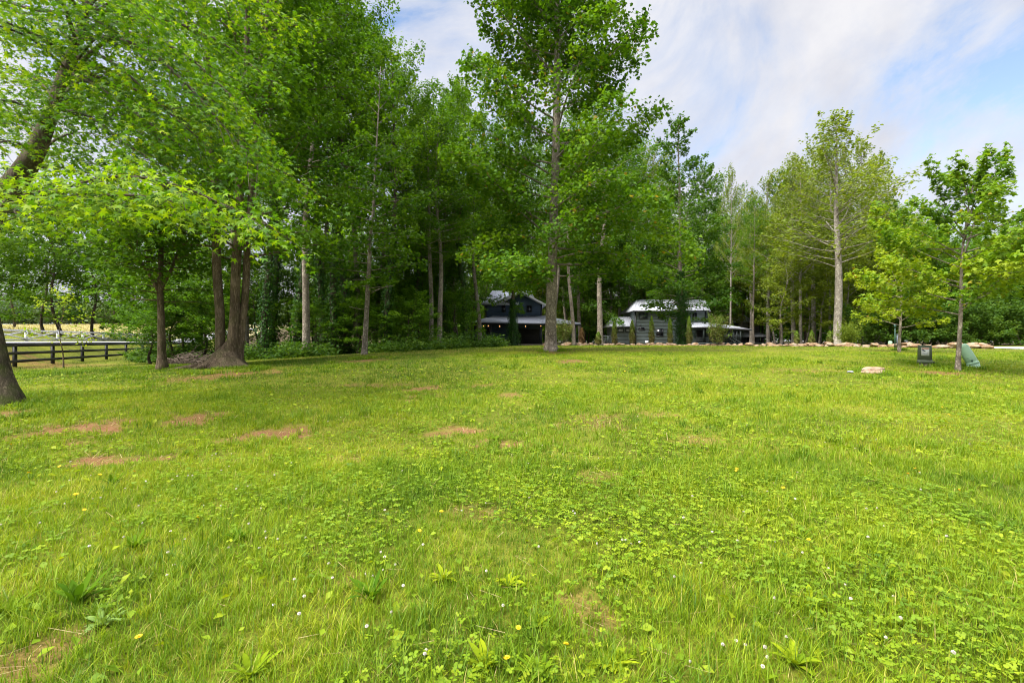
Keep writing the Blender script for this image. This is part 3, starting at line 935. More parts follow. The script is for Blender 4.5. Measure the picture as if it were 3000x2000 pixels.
# --- the three-stemmed tree
def build_twin():
    d = 20.0
    x = px2x(662, d)
    root = empty('triple_trunk_tree', (x, d, gz(x, d)), 'large tree whose three grey-brown stems grow from one wide flared foot', 'tree')
    z0 = gz(x, d)
    rng = np.random.default_rng(8)
    wood, crown, sp = MB(), MB(), Sprays()
    o = dict(twigs=2.7, tlen=.38, lpm=46, droop=.28, tw=.5, s0=.2, tmax=2.1)
    for (pts, r0, nl, azc) in (([(648, 1086), (645, 1000), (636, 850), (631, 700), (622, 500), (606, 250), (590, 0), (575, -300), (570, -560)], .215, 30, math.pi),
                               ([(680, 1086), (684, 1000), (692, 850), (698, 700), (704, 500), (716, 250), (726, 0), (722, -300), (730, -640)], .232, 36, -1.2),
                               ([(690, 1086), (702, 1000), (712, 850), (720, 700), (730, 500), (750, 250), (775, 0), (800, -300), (820, -560)], .175, 30, .2)):
        dy = {0: .0}.get(0)
        off = -.12 if r0 > .22 else (.1 if r0 < .2 else 0)
        path = np.array([((px - 662) / F * d, off + i * .03, px2z(py, d) - z0) for i, (px, py) in enumerate(pts)])
        q = np.array([along(path, u)[0] for u in np.linspace(0, 1, 26)])
        q[:, 0] += .03 * np.sin(np.arange(26) * 1.1 + r0 * 40)
        add_trunk(wood, q, r0, flare=.55, sides=14, seed=int(r0 * 100), taper=.75)
        az = 0
        for i in range(nl):
            u = (i + rng.random()) / nl
            p, _ = along(q, .33 + .66 * u)
            az = azc + rng.normal(0, 1.15)
            L = 5.2 * np.interp(u, np.linspace(0, 1, 6), [.75, 1, 1, .85, .6, .25]) * rng.uniform(.7, 1.15)
            e = math.radians(6 + 46 * u + rng.normal(0, 9))
            dd = np.array([math.cos(az) * math.cos(e), math.sin(az) * math.cos(e), math.sin(e)])
            leafy_limb(wood, sp, rng, limb_path(p, dd, L, -.05, 6, rng), min(.07, .018 + .009 * L) * (1 - .5 * u), o, .42 + rng.normal(0, .12))
    # joined foot and roots
    wood.tube(np.array([(.05, -.05, -.25), (.05, -.03, .08), (.07, 0, .45), (.14, .03, .85), (.20, .05, 1.25)]), [1.0, .76, .54, .32, .06], 18, wob=.10, seed=4)
    for a, L in ((3.5, 1.3), (-.3, .7), (2.6, 1.0), (-2.1, .7)):
        c, s = math.cos(a), math.sin(a)
        wood.tube(np.array([[c * .45, s * .45, .22], [c * .8, s * .8, .08], [c * (.8 + L * .4), s * (.8 + L * .4), .02], [c * (.8 + L), s * (.8 + L), -.1]]), [.24, .16, .10, .04], 8, wob=.08, seed=int(a * 9) % 50 + 3)
    sp.emit(crown, rng, .14, 'lobed', thick=.22, tilt=.65)
    trees_from(root, wood, crown, M['bark_brown'], M['leaf_forest'])


build_twin()


def place_tree(name, label, px, d, wood, crown, wm, cm, extra=None, cat='tree', group=None):
    x = px2x(px, d)
    root = empty(name, (x, d, gz(x, d)), label, cat, group)
    trees_from(root, wood, crown, wm, cm, extra)
    return root


# --- small forked tree left of it
def build_forked():
    d, px0 = 20.3, 475
    x = px2x(px0, d); z0 = gz(x, d)
    rng = np.random.default_rng(21)
    wood, crown, sp = MB(), MB(), Sprays()
    o = dict(twigs=2.5, tlen=.40, lpm=22, droop=.25, tw=.5, s0=.2, tmax=1.7)

    def stem(pts, r, top):
        path = np.array([((px - px0) / F * d, yy, px2z(py, d) - z0) for px, py, yy in pts])
        q = np.array([along(path, u)[0] for u in np.linspace(0, 1, 18)])
        for _ in range(2):
            q[1:-1] = (q[:-2] + 2 * q[1:-1] + q[2:]) / 4
        return q
    a = stem([(475, 1076, 0), (474, 1000, 0), (473, 900, 0), (466, 850, 0), (466, 780, .1), (462, 700, .2), (462, 560, .3), (468, 400, .3), (480, 220, .4)], .16, .03)
    add_trunk(wood, a, .165, flare=.55, sides=12, taper=.8)
    b = stem([(468, 858, 0), (452, 810, -.2), (432, 770, -.4), (418, 740, -.6), (390, 640, -1), (370, 500, -1.2)], .08, .02)
    wood.tube(b, np.linspace(.085, .02, len(b)), 8)
    c = stem([(470, 850, 0), (490, 770, .4), (505, 650, .8), (512, 500, 1)], .08, .02)
    wood.tube(c, np.linspace(.08, .02, len(c)), 8)
    for (q, n, s0) in ((a, 30, .28), (b, 18, .2), (c, 16, .2)):
        az = rng.random() * 6
        for i in range(n):
            u = (i + rng.random()) / n
            p, _ = along(q, s0 + (1 - s0) * u)
            az += 2.4 + rng.normal(0, .4)
            e = math.radians(5 + 35 * u)
            L = 3.1 * rng.uniform(.6, 1.1) * (1 - .35 * u)
            leafy_limb(wood, sp, rng, limb_path(p, np.array([math.cos(az) * math.cos(e), math.sin(az) * math.cos(e), math.sin(e)]), L, -.1, 5, rng), .03, o, .5 + rng.normal(0, .1))
    sp.emit(crown, rng, .16, 'lobed', thick=.22, tilt=.65)
    root = empty('forked_tree', (x, d, z0), 'slim tree with a forked leaning trunk just left of the three-stemmed tree', 'tree')
    trees_from(root, wood, crown, M['bark_brown'], M['leaf_forest'])


build_forked()


# --- slim crooked tree at the edge of the wood
def build_crooked():
    d, px0 = 27.0, 1066
    x = px2x(px0, d); z0 = gz(x, d)
    rng = np.random.default_rng(33)
    wood, crown, sp = MB(), MB(), Sprays()
    path = np.array([((px - px0) / F * d, yy, px2z(py, d) - z0) for px, py, yy in
                     [(1066, 1051, 0), (1070, 980, 0), (1075, 900, 0), (1079, 820, 0), (1083, 750, .05), (1080, 700, .1), (1092, 640, .1), (1096, 540, .1), (1100, 420, .2), (1108, 300, .2), (1112, 190, .2)]])
    q = np.array([along(path, u)[0] for u in np.linspace(0, 1, 24)])
    q[1:-1] = (q[:-2] + 2 * q[1:-1] + q[2:]) / 4
    add_trunk(wood, q, .165, flare=.55, sides=10, taper=.95)
    o = dict(twigs=2.6, tlen=.4, lpm=36, droop=.25, tw=.5, s0=.2, tmax=1.7)
    az = 0
    for i in range(44):
        u = (i + rng.random()) / 44
        p, _ = along(q, .27 + .72 * u)
        az += 2.4 + rng.normal(0, .4)
        e = math.radians(2 + 45 * u)
        L = 3.2 * np.interp(u, [0, .2, .6, 1], [.7, 1, .9, .4]) * rng.uniform(.6, 1.1)
        leafy_limb(wood, sp, rng, limb_path(p, np.array([math.cos(az) * math.cos(e), math.sin(az) * math.cos(e), math.sin(e)]), L, -.1, 5, rng), .03, o, .5 + rng.normal(0, .1))
    for k in range(5):  # bare dead twigs
        p, _ = along(q, rng.uniform(.18, .3))
        a = rng.uniform(-.7, .7) + (math.pi if k % 2 else 0)
        lp = limb_path(p, np.array([math.cos(a), math.sin(a) - .3, rng.normal(.1, .15)]), rng.uniform(1.2, 2), 0, 5, rng, .12)
        wood.tube(lp, np.linspace(.022, .006, 6), 4)
    sp.emit(crown, rng, .18, 'lobed', thick=.22, tilt=.65)
    root = empty('crooked_tree', (x, d, z0), 'slim tree with a crooked pale trunk standing in front of the dark wood', 'tree')
    trees_from(root, wood, crown, M['bark_grey'], M['leaf_forest'])


build_crooked()

# --- the tall tulip poplar in the middle
def build_poplar():
    d, px0 = 25.0, 1613
    x = px2x(px0, d); z0 = gz(x, d)
    rng = np.random.default_rng(12)
    path = np.array([((px - px0) / F * d, 0, px2z(py, d) - z0) for px, py in [(1613, 1028), (1614, 950), (1618, 800), (1622, 650), (1628, 450), (1632, 250), (1634, 100), (1632, -50), (1634, -200), (1632, -330)]])
    q = np.array([along(path, u)[0] for u in np.linspace(0, 1, 22)])
    o = dict(twigs=2.7, tlen=.40, lpm=44, droop=.22, tw=.5, s0=.2, tmax=1.8, rise=.12)
    prof = [.80, 1.0, 1.05, 1.04, 1.0, 1.0, .96, .88, .72, .5, .15]
    lw, lsp = MB(), Sprays()
    for (pxs, pys) in (((1622, 1720, 1840, 1940, 1990), (700, 660, 650, 690, 740)), ((1624, 1720, 1830, 1920), (640, 600, 580, 610)), ((1620, 1700, 1800, 1890), (760, 740, 750, 800)), ((1621, 1540, 1450, 1380), (720, 690, 700, 750)), ((1619, 1530, 1440), (790, 780, 810)), ((1626, 1500, 1400, 1330), (560, 500, 470, 470))):
        for yy in (-1.2,):
            pa = np.array([((a - px0) / F * d, yy * i / (len(pxs) - 1), px2z(b_, d) - z0) for i, (a, b_) in enumerate(zip(pxs, pys))])
            pq = np.array([along(pa, u)[0] for u in np.linspace(0, 1, 9)])
            pq[1:-1] = (pq[:-2] + 2 * pq[1:-1] + pq[2:]) / 4
            leafy_limb(lw, lsp, rng, pq, .045, o, .66)
    wood, crown = gen_tree(12, 0, .30, .19, 4.8, prof, 84, o, el=(-6, 58), size=.17, kind='lobed', sides=16, path=q, taper=.72, tb=.46, flare=.6, seg=7, tilt=.7, sp=lsp, wood=lw)
    place_tree('tulip_poplar', 'tall tree with straight pale trunk alone on the lawn before the dark blue cabin', px0, d, wood, crown, M['bark_grey'], M['leaf_poplar'])


build_poplar()

# --- young maples on the right
def build_maple(seed, px0, d, pts, r0, fork, nl, Rl, label, lpm, cb=.28):
    x = px2x(px0, d); z0 = gz(x, d)
    rng = np.random.default_rng(seed)
    wood, crown, sp = MB(), MB(), Sprays()

    def conv(P):
        path = np.array([((px - px0) / F * d, yy, px2z(py, d) - z0) for px, py, yy in P])
        q = np.array([along(path, u)[0] for u in np.linspace(0, 1, 14)])
        q[1:-1] = (q[:-2] + 2 * q[1:-1] + q[2:]) / 4
        return q
    a = conv(pts)
    add_trunk(wood, a, r0, flare=.5, sides=12, taper=.8)
    o = dict(twigs=3.2, tlen=.38, lpm=lpm, droop=.12, tw=.45, s0=.22, tmax=1.0, rise=.25)
    az = rng.random() * 6
    for i in range(nl):
        u = (i + rng.random()) / nl
        p, _ = along(a, cb + (1 - cb) * u * .97)
        az += 2.4 + rng.normal(0, .3)
        e = math.radians(14 + 40 * u + rng.normal(0, 7))
        L = Rl * np.interp(u, [0, .15, .4, .6, .8, 1], [.8, 1, .92, .55, .4, .2]) * rng.uniform(.7, 1.15)
        leafy_limb(wood, sp, rng, limb_path(p, np.array([math.cos(az) * math.cos(e), math.sin(az) * math.cos(e), math.sin(e)]), L, .1, 6, rng), .022, o, (.72 if px0 < 2700 else .66 - .42 * u) + rng.normal(0, .1))
    for f in fork:
        b = conv(f)
        of = dict(o); of['s0'] = .25; of['droop'] = .05; of['tlen'] = .24; of['twigs'] = 3.2
        leafy_limb(wood, sp, rng, b, .028, of, .36)
    sp.emit(crown, rng, .135, 'maple', thick=.18, tilt=.6)
    root = empty('young_maple', (x, d, z0), label, 'tree')
    trees_from(root, wood, crown, M['bark_grey'], M['leaf_maple'])


build_maple(41, 2806, 15.2, [(2806, 1084, 0), (2810, 1000, 0), (2816, 900, 0), (2820, 820, .05), (2826, 740, .1), (2838, 660, .1), (2848, 590, .1), (2858, 540, .1)], .062,
            [[(2826, 740, 0), (2870, 660, .2), (2905, 590, .3), (2930, 520, .3), (2962, 455, .3)],
             [(2838, 680, .1), (2860, 600, .1), (2870, 520, 0), (2885, 470, 0)],
             [(2838, 690, .1), (2790, 640, 0), (2755, 590, -.1), (2725, 505, -.1)],
             [(2836, 700, .1), (2780, 650, 0), (2730, 620, -.1)],
             [(2838, 700, .1), (2900, 670, -.2), (2960, 640, -.4), (3030, 590, -.5)]],
            34, 3.0, 'nearer young maple with reddish tips, its thin trunk beside the leaning mint green pedestal', 74, cb=.24)
build_maple(43, 2634, 23.5, [(2634, 1025, 0), (2637, 960, 0), (2640, 900, 0), (2644, 820, 0), (2648, 740, 0), (2652, 690, .1)], .062, [], 34, 2.3,
            'smaller bright yellow-green young maple rising behind the low boulders', 52, cb=.2)

# ------------------------------------------------------------------ forest
OT = dict(twigs=2.3, tlen=.42, lpm=30, droop=.22, tw=.5, s0=.25, tmax=2.2, wood=False)
VAR = {}


def variant(key, seed, **k):
    ivy = k.pop('ivy', 0); spread = k.pop('spread', .38); wm = k.pop('wm', 'bark_dark'); cm = k.pop('cm', 'leaf_forest')
    rng = np.random.default_rng(seed + 900)
    if 'path' not in k:
        k['path'] = trunk_path(np.random.default_rng(seed), k['H'], k.get('lean', (0, 0)), k.get('wob', .15))
    w, c = gen_tree(seed, **k)
    e = None
    if ivy:
        e = ivy_on(k['path'], k['r0'], rng, ivy, int(ivy * 330 * (1 + 2 * (spread > .5))), spread=spread)
    VAR[key] = dict(H=k['H'], w=w, c=c, e=e, wm=M[wm], cm=M[cm], obj=None)


for i, sd in enumerate((101, 102, 103, 104)):
    variant('tall%d' % i, sd, H=26, r0=.24, cb=.36, Rc=3.9, prof=P_TALL, nl=52, o=dict(OT), size=.19, sides=8, ivy=0 if i % 2 else 11, wob=.25, wm='bark_dark' if i % 2 == 0 else 'bark_grey')
variant('ivyt', 105, H=26, r0=.24, cb=.14, Rc=4.0, prof=P_TALL, nl=60, o=dict(OT), size=.23, sides=8, ivy=5.5, spread=.7, wob=.25)
for i, sd in enumerate((111, 112, 113)):
    o = dict(OT); o['lpm'] = 27
    variant('under%d' % i, sd, H=11, r0=.12, cb=.10, Rc=3.3, prof=P_OVAL, nl=40, o=o, size=.22, sides=6, wob=.3, wm='bark_dark')
for i, sd in enumerate((121, 122, 123)):
    o = dict(OT); o['lpm'] = 11; o['twigs'] = 2.2; o['wood'] = True; o['rise'] = .5
    variant('sparse%d' % i, sd, H=25, r0=.27, cb=.34, Rc=4.6, prof=P_CONE, nl=62, o=o, el=(15, 66), size=.24, sides=8, cm='leaf_sparse', wm='bark_pale', wob=.07)
for i, sd in enumerate((131, 132)):
    variant('cone%d' % i, sd, H=27, r0=.26, cb=.10 if i == 0 else .16, Rc=5.0, spread=.75 if i == 0 else .38, prof=P_CONE, nl=82, o=dict(OT, lpm=30), el=(0, 55), size=.25, sides=8, cm='leaf_cone', ivy=9 if i == 0 else 0, wm='bark_grey')
for i, sd in enumerate((141, 142)):
    o = dict(OT); o['lpm'] = 50; o['twigs'] = 3; o['tmax'] = .8
    variant('bush%d' % i, sd, H=2.6, r0=.03, cb=.04, Rc=1.5, prof=[1, 1, .9, .7, .3], nl=26, o=o, size=.15, sides=5, cm='leaf_shrub', wm='bark_dark', el=(15, 70))
for i, sd in enumerate((151, 152)):
    variant('light%d' % i, sd, H=13, r0=.13, cb=.14, Rc=3.2, prof=P_OVAL, nl=40, o=dict(OT), size=.22, sides=6, cm='leaf_sparse', wm='bark_pale', wob=.3)

frng = np.random.default_rng(77)


def put(key, px, d, top=None, H=None, label='', cat='tree', group=None, name='forest_tree', wide=1.0, lean=0.0, zoff=0.0):
    v = VAR[key]
    x = px2x(px, d); z = gz(x, d) + zoff
    if H is None:
        H = (px2z(top, d) - z)
        H -= 1.7 * H / v['H']
    s = H / v['H']
    if v['obj'] is None:
        root = empty(name, (0, 0, 0))
        trees_from(root, v['w'], v['c'], v['wm'], v['cm'], v['e'])
        v['obj'] = root
    else:
        root = copy_tree(v['obj'])
        root.name = name
        for k in ('label', 'category', 'group'):
            if k in root: del root[k]
    root.location = (x, d, z)
    root.rotation_euler = (0, R(lean), frng.random() * 6.28)
    wd = wide * (0.5 + .5 * s)
    root.scale = (wd, wd, s)
    return tag(root, label, cat, group)


LW = 'tall ivy-hung forest tree in the dark wood left of the cabins'
G1 = 'trees of the dark wood left of the cabins'
for (px, d, key, top) in [(775, 31, 'tall0', -150), (868, 34, 'tall2', -120), (945, 38, 'tall0', -20), (982, 33, 'tall2', -160), (1014, 35, 'tall0', -60), (1134, 33.5, 'tall2', 110),
                          (1212, 41, 'tall0', 250), (1311, 41, 'tall2', 290), (1364, 43, 'tall0', 235), (1193, 46, 'tall2', 215), (800, 39, 'tall0', -60)]:
    put(key, px, d, top, label=LW, group=G1)
LW2 = 'tall pale-barked forest tree in the dark wood left of the cabins'
for (px, d, key, top) in [(896, 30.5, 'tall1', -200), (928, 42, 'tall3', 0), (1046, 42, 'tall1', -40), (1261, 38, 'tall3', 280), (1289, 37, 'tall1', 300), (1405, 46, 'tall3', 300), (1100, 44, 'tall3', 60), (720, 36, 'tall1', -60), (650, 40, 'tall3', 60), (1336, 50, 'cone1', 200)]:
    put(key, px, d, top, label=LW2, group=G1)
LU = 'low leafy understory tree in the dark wood left of the cabins'
for (px, d, top) in [(530, 34, 720), (590, 37, 680), (700, 40, 760), (760, 38, 760), (850, 42, 720), (930, 42, 740), (1000, 42, 700), (1060, 44, 740), (1110, 41, 800), (1160, 43, 720), (1240, 44, 700), (1300, 48, 700), (1180, 52, 560), (1290, 54, 560), (1380, 58, 560), (1090, 54, 560),
                     (1000, 56, 600), (1420, 62, 600), (640, 41, 740), (890, 46, 700), (970, 47, 720), (1130, 50, 680), (1230, 51, 660), (1330, 53, 640), (1480, 66, 620), (440, 29.5, 850), (505, 30.5, 790), (600, 31, 860), (1045, 33, 860), (1190, 34, 850), (920, 33, 880), (1330, 40, 840)]:
    put('under%d' % frng.integers(3), px, d, top, label=LU, group=G1, name='understory_tree')
put('tall0', 575, 40, 330, label='dark leaning ivy-clad tree behind the brush pile', name='leaning_tree', lean=-14)
# trees beyond the white fence, by the hay field
for (px, d, key, top, lb) in [(127, 60, 'under0', 560, 'dark-trunked tree at the hay field, nearest the left edge'), (182, 57, 'under1', 520, 'leaning tree at the hay field, middle one of three'), (272, 60, 'under2', 540, 'dark-trunked tree at the hay field, rightmost of three')]:
    put(key, px, d, top, label=lb, group='trees along the hay field', name='field_tree', wide=1.25, lean=10 if px == 182 else 0)
for (px, d, top) in [(-60, 52, 500), (385, 66, 640), (440, 58, 600), (40, 78, 620), (330, 84, 680)]:
    put('under%d' % frng.integers(3), px, d, top, label='leafy tree further along the edge of the hay field', group='trees along the hay field', name='field_tree', wide=1.3)

# named trees around the cabins
put('tall1', 1757, 44, 250, label='straight pale-barked trunk just left of the grey cabin deck', name='straight_tree', wide=1.2)
put('ivyt', 1503, 46, 330, label='ivy-covered trunk rising in front of the dark blue cabin porch', name='ivy_tree', wide=.9)
put('tall3', 1681, 47, 280, label='pale trunk rising behind the corner post of the dark blue cabin porch', name='slim_tree', wide=.85)
put('cone0', 1998, 54, 318, label='pointed tree with an ivy-thick trunk in front of the grey cabin', name='pointed_tree', wide=1.22)
put('sparse0', 2452, 45, 308, label='tallest airy tree on the right, stout pale trunk and see-through pointed crown', name='airy_tree', wide=1.5)
put('sparse1', 2325, 54, 440, label='pale double-looking trunk left of the tallest airy tree', name='airy_tree')
put('sparse2', 2345, 52, 450, label='slimmer pale trunk next left of the tallest airy tree', name='airy_tree', wide=.8)
put('sparse1', 2384, 56, 405, label='grey trunk close behind and left of the tallest airy tree', name='airy_tree')
put('sparse2', 2476, 55, 420, label='thin pale trunk just right of the tallest airy tree', name='airy_tree', wide=.7)
put('sparse0', 2432, 54, 400, label='thin leaning stem against the left side of the tallest airy tree', name='airy_tree', wide=.6)
put('sparse2', 2140, 66, 480, label='thin feathery treetop between the pointed tree and the airy trees', name='feathery_tree', wide=.55)
put('tall3', 2208, 60, 560, label='dark trunk standing in front of the farthest cabin', name='dark_tree', wide=.8)
GB = 'trees of the wood behind the cabins'
LB = 'tall tree of the wood behind the cabins'
for (px, d, key, top) in [(1815, 77, 'tall1', 400), (1880, 79, 'tall3', 400), (1752, 70, 'cone1', 390), (1470, 68, 'tall1', 330), (1540, 72, 'cone1', 300), (1620, 66, 'tall3', 330), (1700, 70, 'cone1', 360), (1790, 74, 'tall1', 370), (1850, 72, 'cone1', 375), (1915, 78, 'sparse1', 395), (1960, 84, 'tall1', 440), (2060, 76, 'cone1', 455), (2110, 84, 'tall3', 520),
                          (2200, 74, 'sparse0', 540), (2250, 70, 'sparse2', 500), (2290, 74, 'cone1', 475), (2400, 74, 'sparse1', 420), (2520, 62, 'sparse2', 400), (2570, 64, 'sparse0', 430), (2600, 58, 'cone1', 560), (1660, 84, 'tall3', 420), (2360, 84, 'tall1', 470), (1580, 84, 'tall1', 380)]:
    put(key, px, d, top, label=LB, group=GB)
LBU = 'low leafy tree filling the wood behind the cabins'
for k in range(46):
    px = 1450 + 1260 * (k + frng.random()) / 46
    d = frng.uniform(70, 96)
    put(['under0', 'under1', 'under2', 'light0', 'light1'][frng.integers(5)], px, d, frng.uniform(600, 760), label=LBU, group=GB, name='understory_tree', wide=1.15)
LR = 'yellow-green young tree at the wood edge behind the boulder row'
for (px, d, top) in [(2290, 52, 720), (2400, 52, 740), (2500, 50, 700), (2540, 54, 640), (2360, 60, 640), (2270, 62, 640), (2450, 60, 620), (2580, 52, 700)]:
    put('light%d' % frng.integers(2), px, d, top, label=LR, group='young trees behind the boulder row', name='edge_tree')
LR2 = 'dark low tree in the thicket behind the two pedestals'
for (px, d, top) in [(2620, 54, 650), (2680, 50, 670), (2740, 53, 690), (2800, 50, 680), (2860, 52, 690), (2920, 50, 680), (2980, 53, 670), (3050, 50, 660), (2650, 62, 640), (2770, 62, 665), (2890, 62, 670), (3010, 62, 650), (3110, 52, 640)]:
    put('under%d' % frng.integers(3), px, d, top, label=LR2, group='trees of the thicket behind the pedestals', name='thicket_tree', wide=1.2)
for k, (px, d) in enumerate([(2520, 46), (2570, 46), (2610, 45), (2670, 44), (2720, 45), (2770, 44), (2830, 45), (2880, 44), (2930, 45), (2980, 44), (3040, 45), (2700, 47), (2800, 47), (2900, 47), (2995, 47)]):
    put('bush%d' % (k % 2), px, d, H=frng.uniform(2.2, 3.6), label='leafy bush along the foot of the thicket on the right', cat='bush', group='bushes along the thicket', name='bush', wide=1.3)


# --- undergrowth along the left wood
def build_undergrowth():
    rng = np.random.default_rng(61)
    mb = MB()
    P, T = [], []
    for k in range(1500):
        px = rng.uniform(395, 1470)
        e = np.interp(px, [395, 560, 700, 1066, 1300, 1450], [33, 29, 28.7, 28.8, 32, 35.5])
        d = e + rng.random() ** 1.3 * 11
        x = px2x(px, d)
        if fence_s(x, d) > -.5:
            continue
        if vnoise(px * .021, d * .4, 66) < .36: continue
        h = rng.uniform(.18, .5) + .9 * rng.random() ** 3
        if px > 1200: h *= 1.25
        z = gz(x, d)
        n = 60
        q = rng.normal(0, 1, (n, 3)); q /= np.linalg.norm(q, axis=1)[:, None]
        q *= rng.random(n)[:, None] ** .4
        P.append(np.array([x, d, z + h * .45]) + q * np.array([.75, .75, h * .62]))
        T.append(np.full(n, rng.random() * .7) + rng.normal(0, .15, n))
    P = np.concatenate(P); T = np.concatenate(T); n = len(P)
    nr = rng.normal(0, .5, (n, 3)); nr[:, 2] = 1
    leaves(mb, rng, P, rng.normal(0, 1, (n, 3)), nr, .17 * rng.uniform(.6, 1.3, n), 'diamond', T)
    o = mb.build('undergrowth', M['leaf_shrub'])
    tag(o, 'low leafy ground cover along the shaded edge of the wood', kind='stuff')


build_undergrowth()


# --- far tree line beyond the hay field
def build_far_wood():
    rng = np.random.default_rng(62)
    mb = MB()
    P, T = [], []
    for k in range(420):
        px = rng.uniform(-500, 1020)
        y = rng.uniform(185, 260)
        x = px2x(px, y)
        z = gz(x, y)
        h = rng.uniform(7, 13) * (1 + .25 * math.sin(px * .013) + .12 * math.sin(px * .05))
        n = 420
        q = rng.normal(0, 1, (n, 3)); q /= np.linalg.norm(q, axis=1)[:, None]
        q *= rng.random(n)[:, None] ** .35
        r = h * .42
        P.append(np.array([x, y, z + h * .52]) + q * np.array([r, r, h * .5]))
        T.append(np.full(n, rng.random()) + rng.normal(0, .12, n))
    P = np.concatenate(P); T = np.concatenate(T); n = len(P)
    nr = rng.normal(0, .6, (n, 3)); nr[:, 2] += .8
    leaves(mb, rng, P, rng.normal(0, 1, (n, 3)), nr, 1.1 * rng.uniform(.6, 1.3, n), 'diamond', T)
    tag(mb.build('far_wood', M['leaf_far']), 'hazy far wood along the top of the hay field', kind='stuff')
    # the depth of the wood behind cabins and drive
    mb = MB(); P, T = [], []
    for k in range(520):
        px = rng.uniform(1010, 3500); y = rng.uniform(96, 140); x = px2x(px, y); z = gz(x, y)
        h = rng.uniform(7, 15)
        n = 300
        q = rng.normal(0, 1, (n, 3)); q /= np.linalg.norm(q, axis=1)[:, None]; q *= rng.random(n)[:, None] ** .35
        P.append(np.array([x, y, z + h * .5]) + q * np.array([h * .4, h * .4, h * .5])); T.append(np.full(n, rng.random() * .8) + rng.normal(0, .12, n))
    P = np.concatenate(P); T = np.concatenate(T); n = len(P)
    nr = rng.normal(0, .7, (n, 3)); nr[:, 2] += .7
    leaves(mb, rng, P, rng.normal(0, 1, (n, 3)), nr, .8 * rng.uniform(.6, 1.3, n), 'diamond', T)
    tag(mb.build('deep_wood', M['leaf_forest']), 'unbroken mass of wood far behind the cabins and the drive', kind='stuff')


build_far_wood()


# ------------------------------------------------------------------ cabins
def siding(mb, p0, p1, z0, z1, c=0.19):
    """lap siding on a wall from p0 to p1 (outward normal to the right of p0->p1 seen from above)"""
    p0 = np.array([*p0, 0.0]); p1 = np.array([*p1, 0.0])
    t = (p1 - p0) / np.linalg.norm(p1 - p0)
    nn = np.array([t[1], -t[0], 0])
    z = z0
    while z < z1 - .01:
        zz = min(z + c, z1)
        a, b = np.array([0, 0, z]), np.array([0, 0, zz])
        o1, o2 = nn * .006, nn * .003
        mb.add([p0 + a + o1, p1 + a + o1, p1 + b + o2, p0 + b + o2, p0 + a + o2, p1 + a + o2], [np.array([(0, 1, 2, 3), (4, 5, 1, 0)])])
        z = zz


def seam_roof(mb, q, th=.12, n=12):
    """standing-seam roof plane: q = eave left, eave right, ridge right, ridge left"""
    q = [np.array(v, float) for v in q]
    mb.slab(q, th)
    nn = np.cross(q[1] - q[0], q[3] - q[0]); nn /= np.linalg.norm(nn)
    for i in range(n + 1):
        u = .01 + .98 * i / n
        a = q[0] * (1 - u) + q[1] * u; b = q[3] * (1 - u) + q[2] * u
        if np.linalg.norm(a - b) < .2: continue
        mb.bar(a + nn * .02, b + nn * .02, .05, .06, up=nn)


def window(root, x0, x1, z0, z1, y, frame='trim_dark', pane='glass', mull=1, rail=0):
    f = MB()
    t = .07
    for a in ((x0 - t, x1 + t, z0 - t, z0), (x0 - t, x1 + t, z1, z1 + t)):
        f.box(a[0], a[1], y - .09, y, a[2], a[3])
    for a in ((x0 - t, x0), (x1, x1 + t)):
        f.box(a[0], a[1], y - .087, y, z0, z1)
    for k in range(mull):
        xm = x0 + (x1 - x0) * (k + 1) / (mull + 1)
        f.box(xm - .025, xm + .025, y - .075, y, z0, z1)
    if rail:
        f.box(x0, x1, y - .073, y, (z0 + z1) / 2 - .025, (z0 + z1) / 2 + .025)
    w = f.build('window', M[frame], root)
    p = MB(); p.box(x0, x1, y - .055, y - .01, z0, z1)
    p.build('pane', M[pane], w)
    return w


def rail_run(mb, a, b, z, h=.95, n=5):
    a = np.array(a, float); b = np.array(b, float)
    for k in range(n):
        zz = z + .15 + (h - .2) * k / n
        mb.bar((*a, zz), (*b, zz), .02, .03)
    mb.bar((*a, z + h), (*b, z + h), .09, .09)


class CabinFrame:
    def __init__(self, d, px0):
        self.d = d; self.x0 = px2x(px0, d); self.z0 = gz(self.x0, d)

    def X(self, px, dd=0):
        return (px - 1500) / F * (self.d + dd) - self.x0

    def Z(self, py, dd=0):
        return px2z(py, self.d + dd) - self.z0


def wall_box(root, x0, x1, y0, y1, z0, z1, mat, trims='trim_dark', corners=True):
    w = MB(); w.box(x0, x1, y0, y1, z0, z1)
    siding(w, (x0, y0), (x1, y0), z0, z1)
    siding(w, (x1, y0), (x1, y1), z0, z1)
    siding(w, (x0, y1), (x0, y0), z0, z1)
    w.build('wall', M[mat], root)
    if corners:
        for xx in (x0, x1):
            c = MB(); c.box(xx - .07, xx + .07, y0 - .06, y0 + .06, z0, z1)
            c.build('corner_trim', M[trims], root)


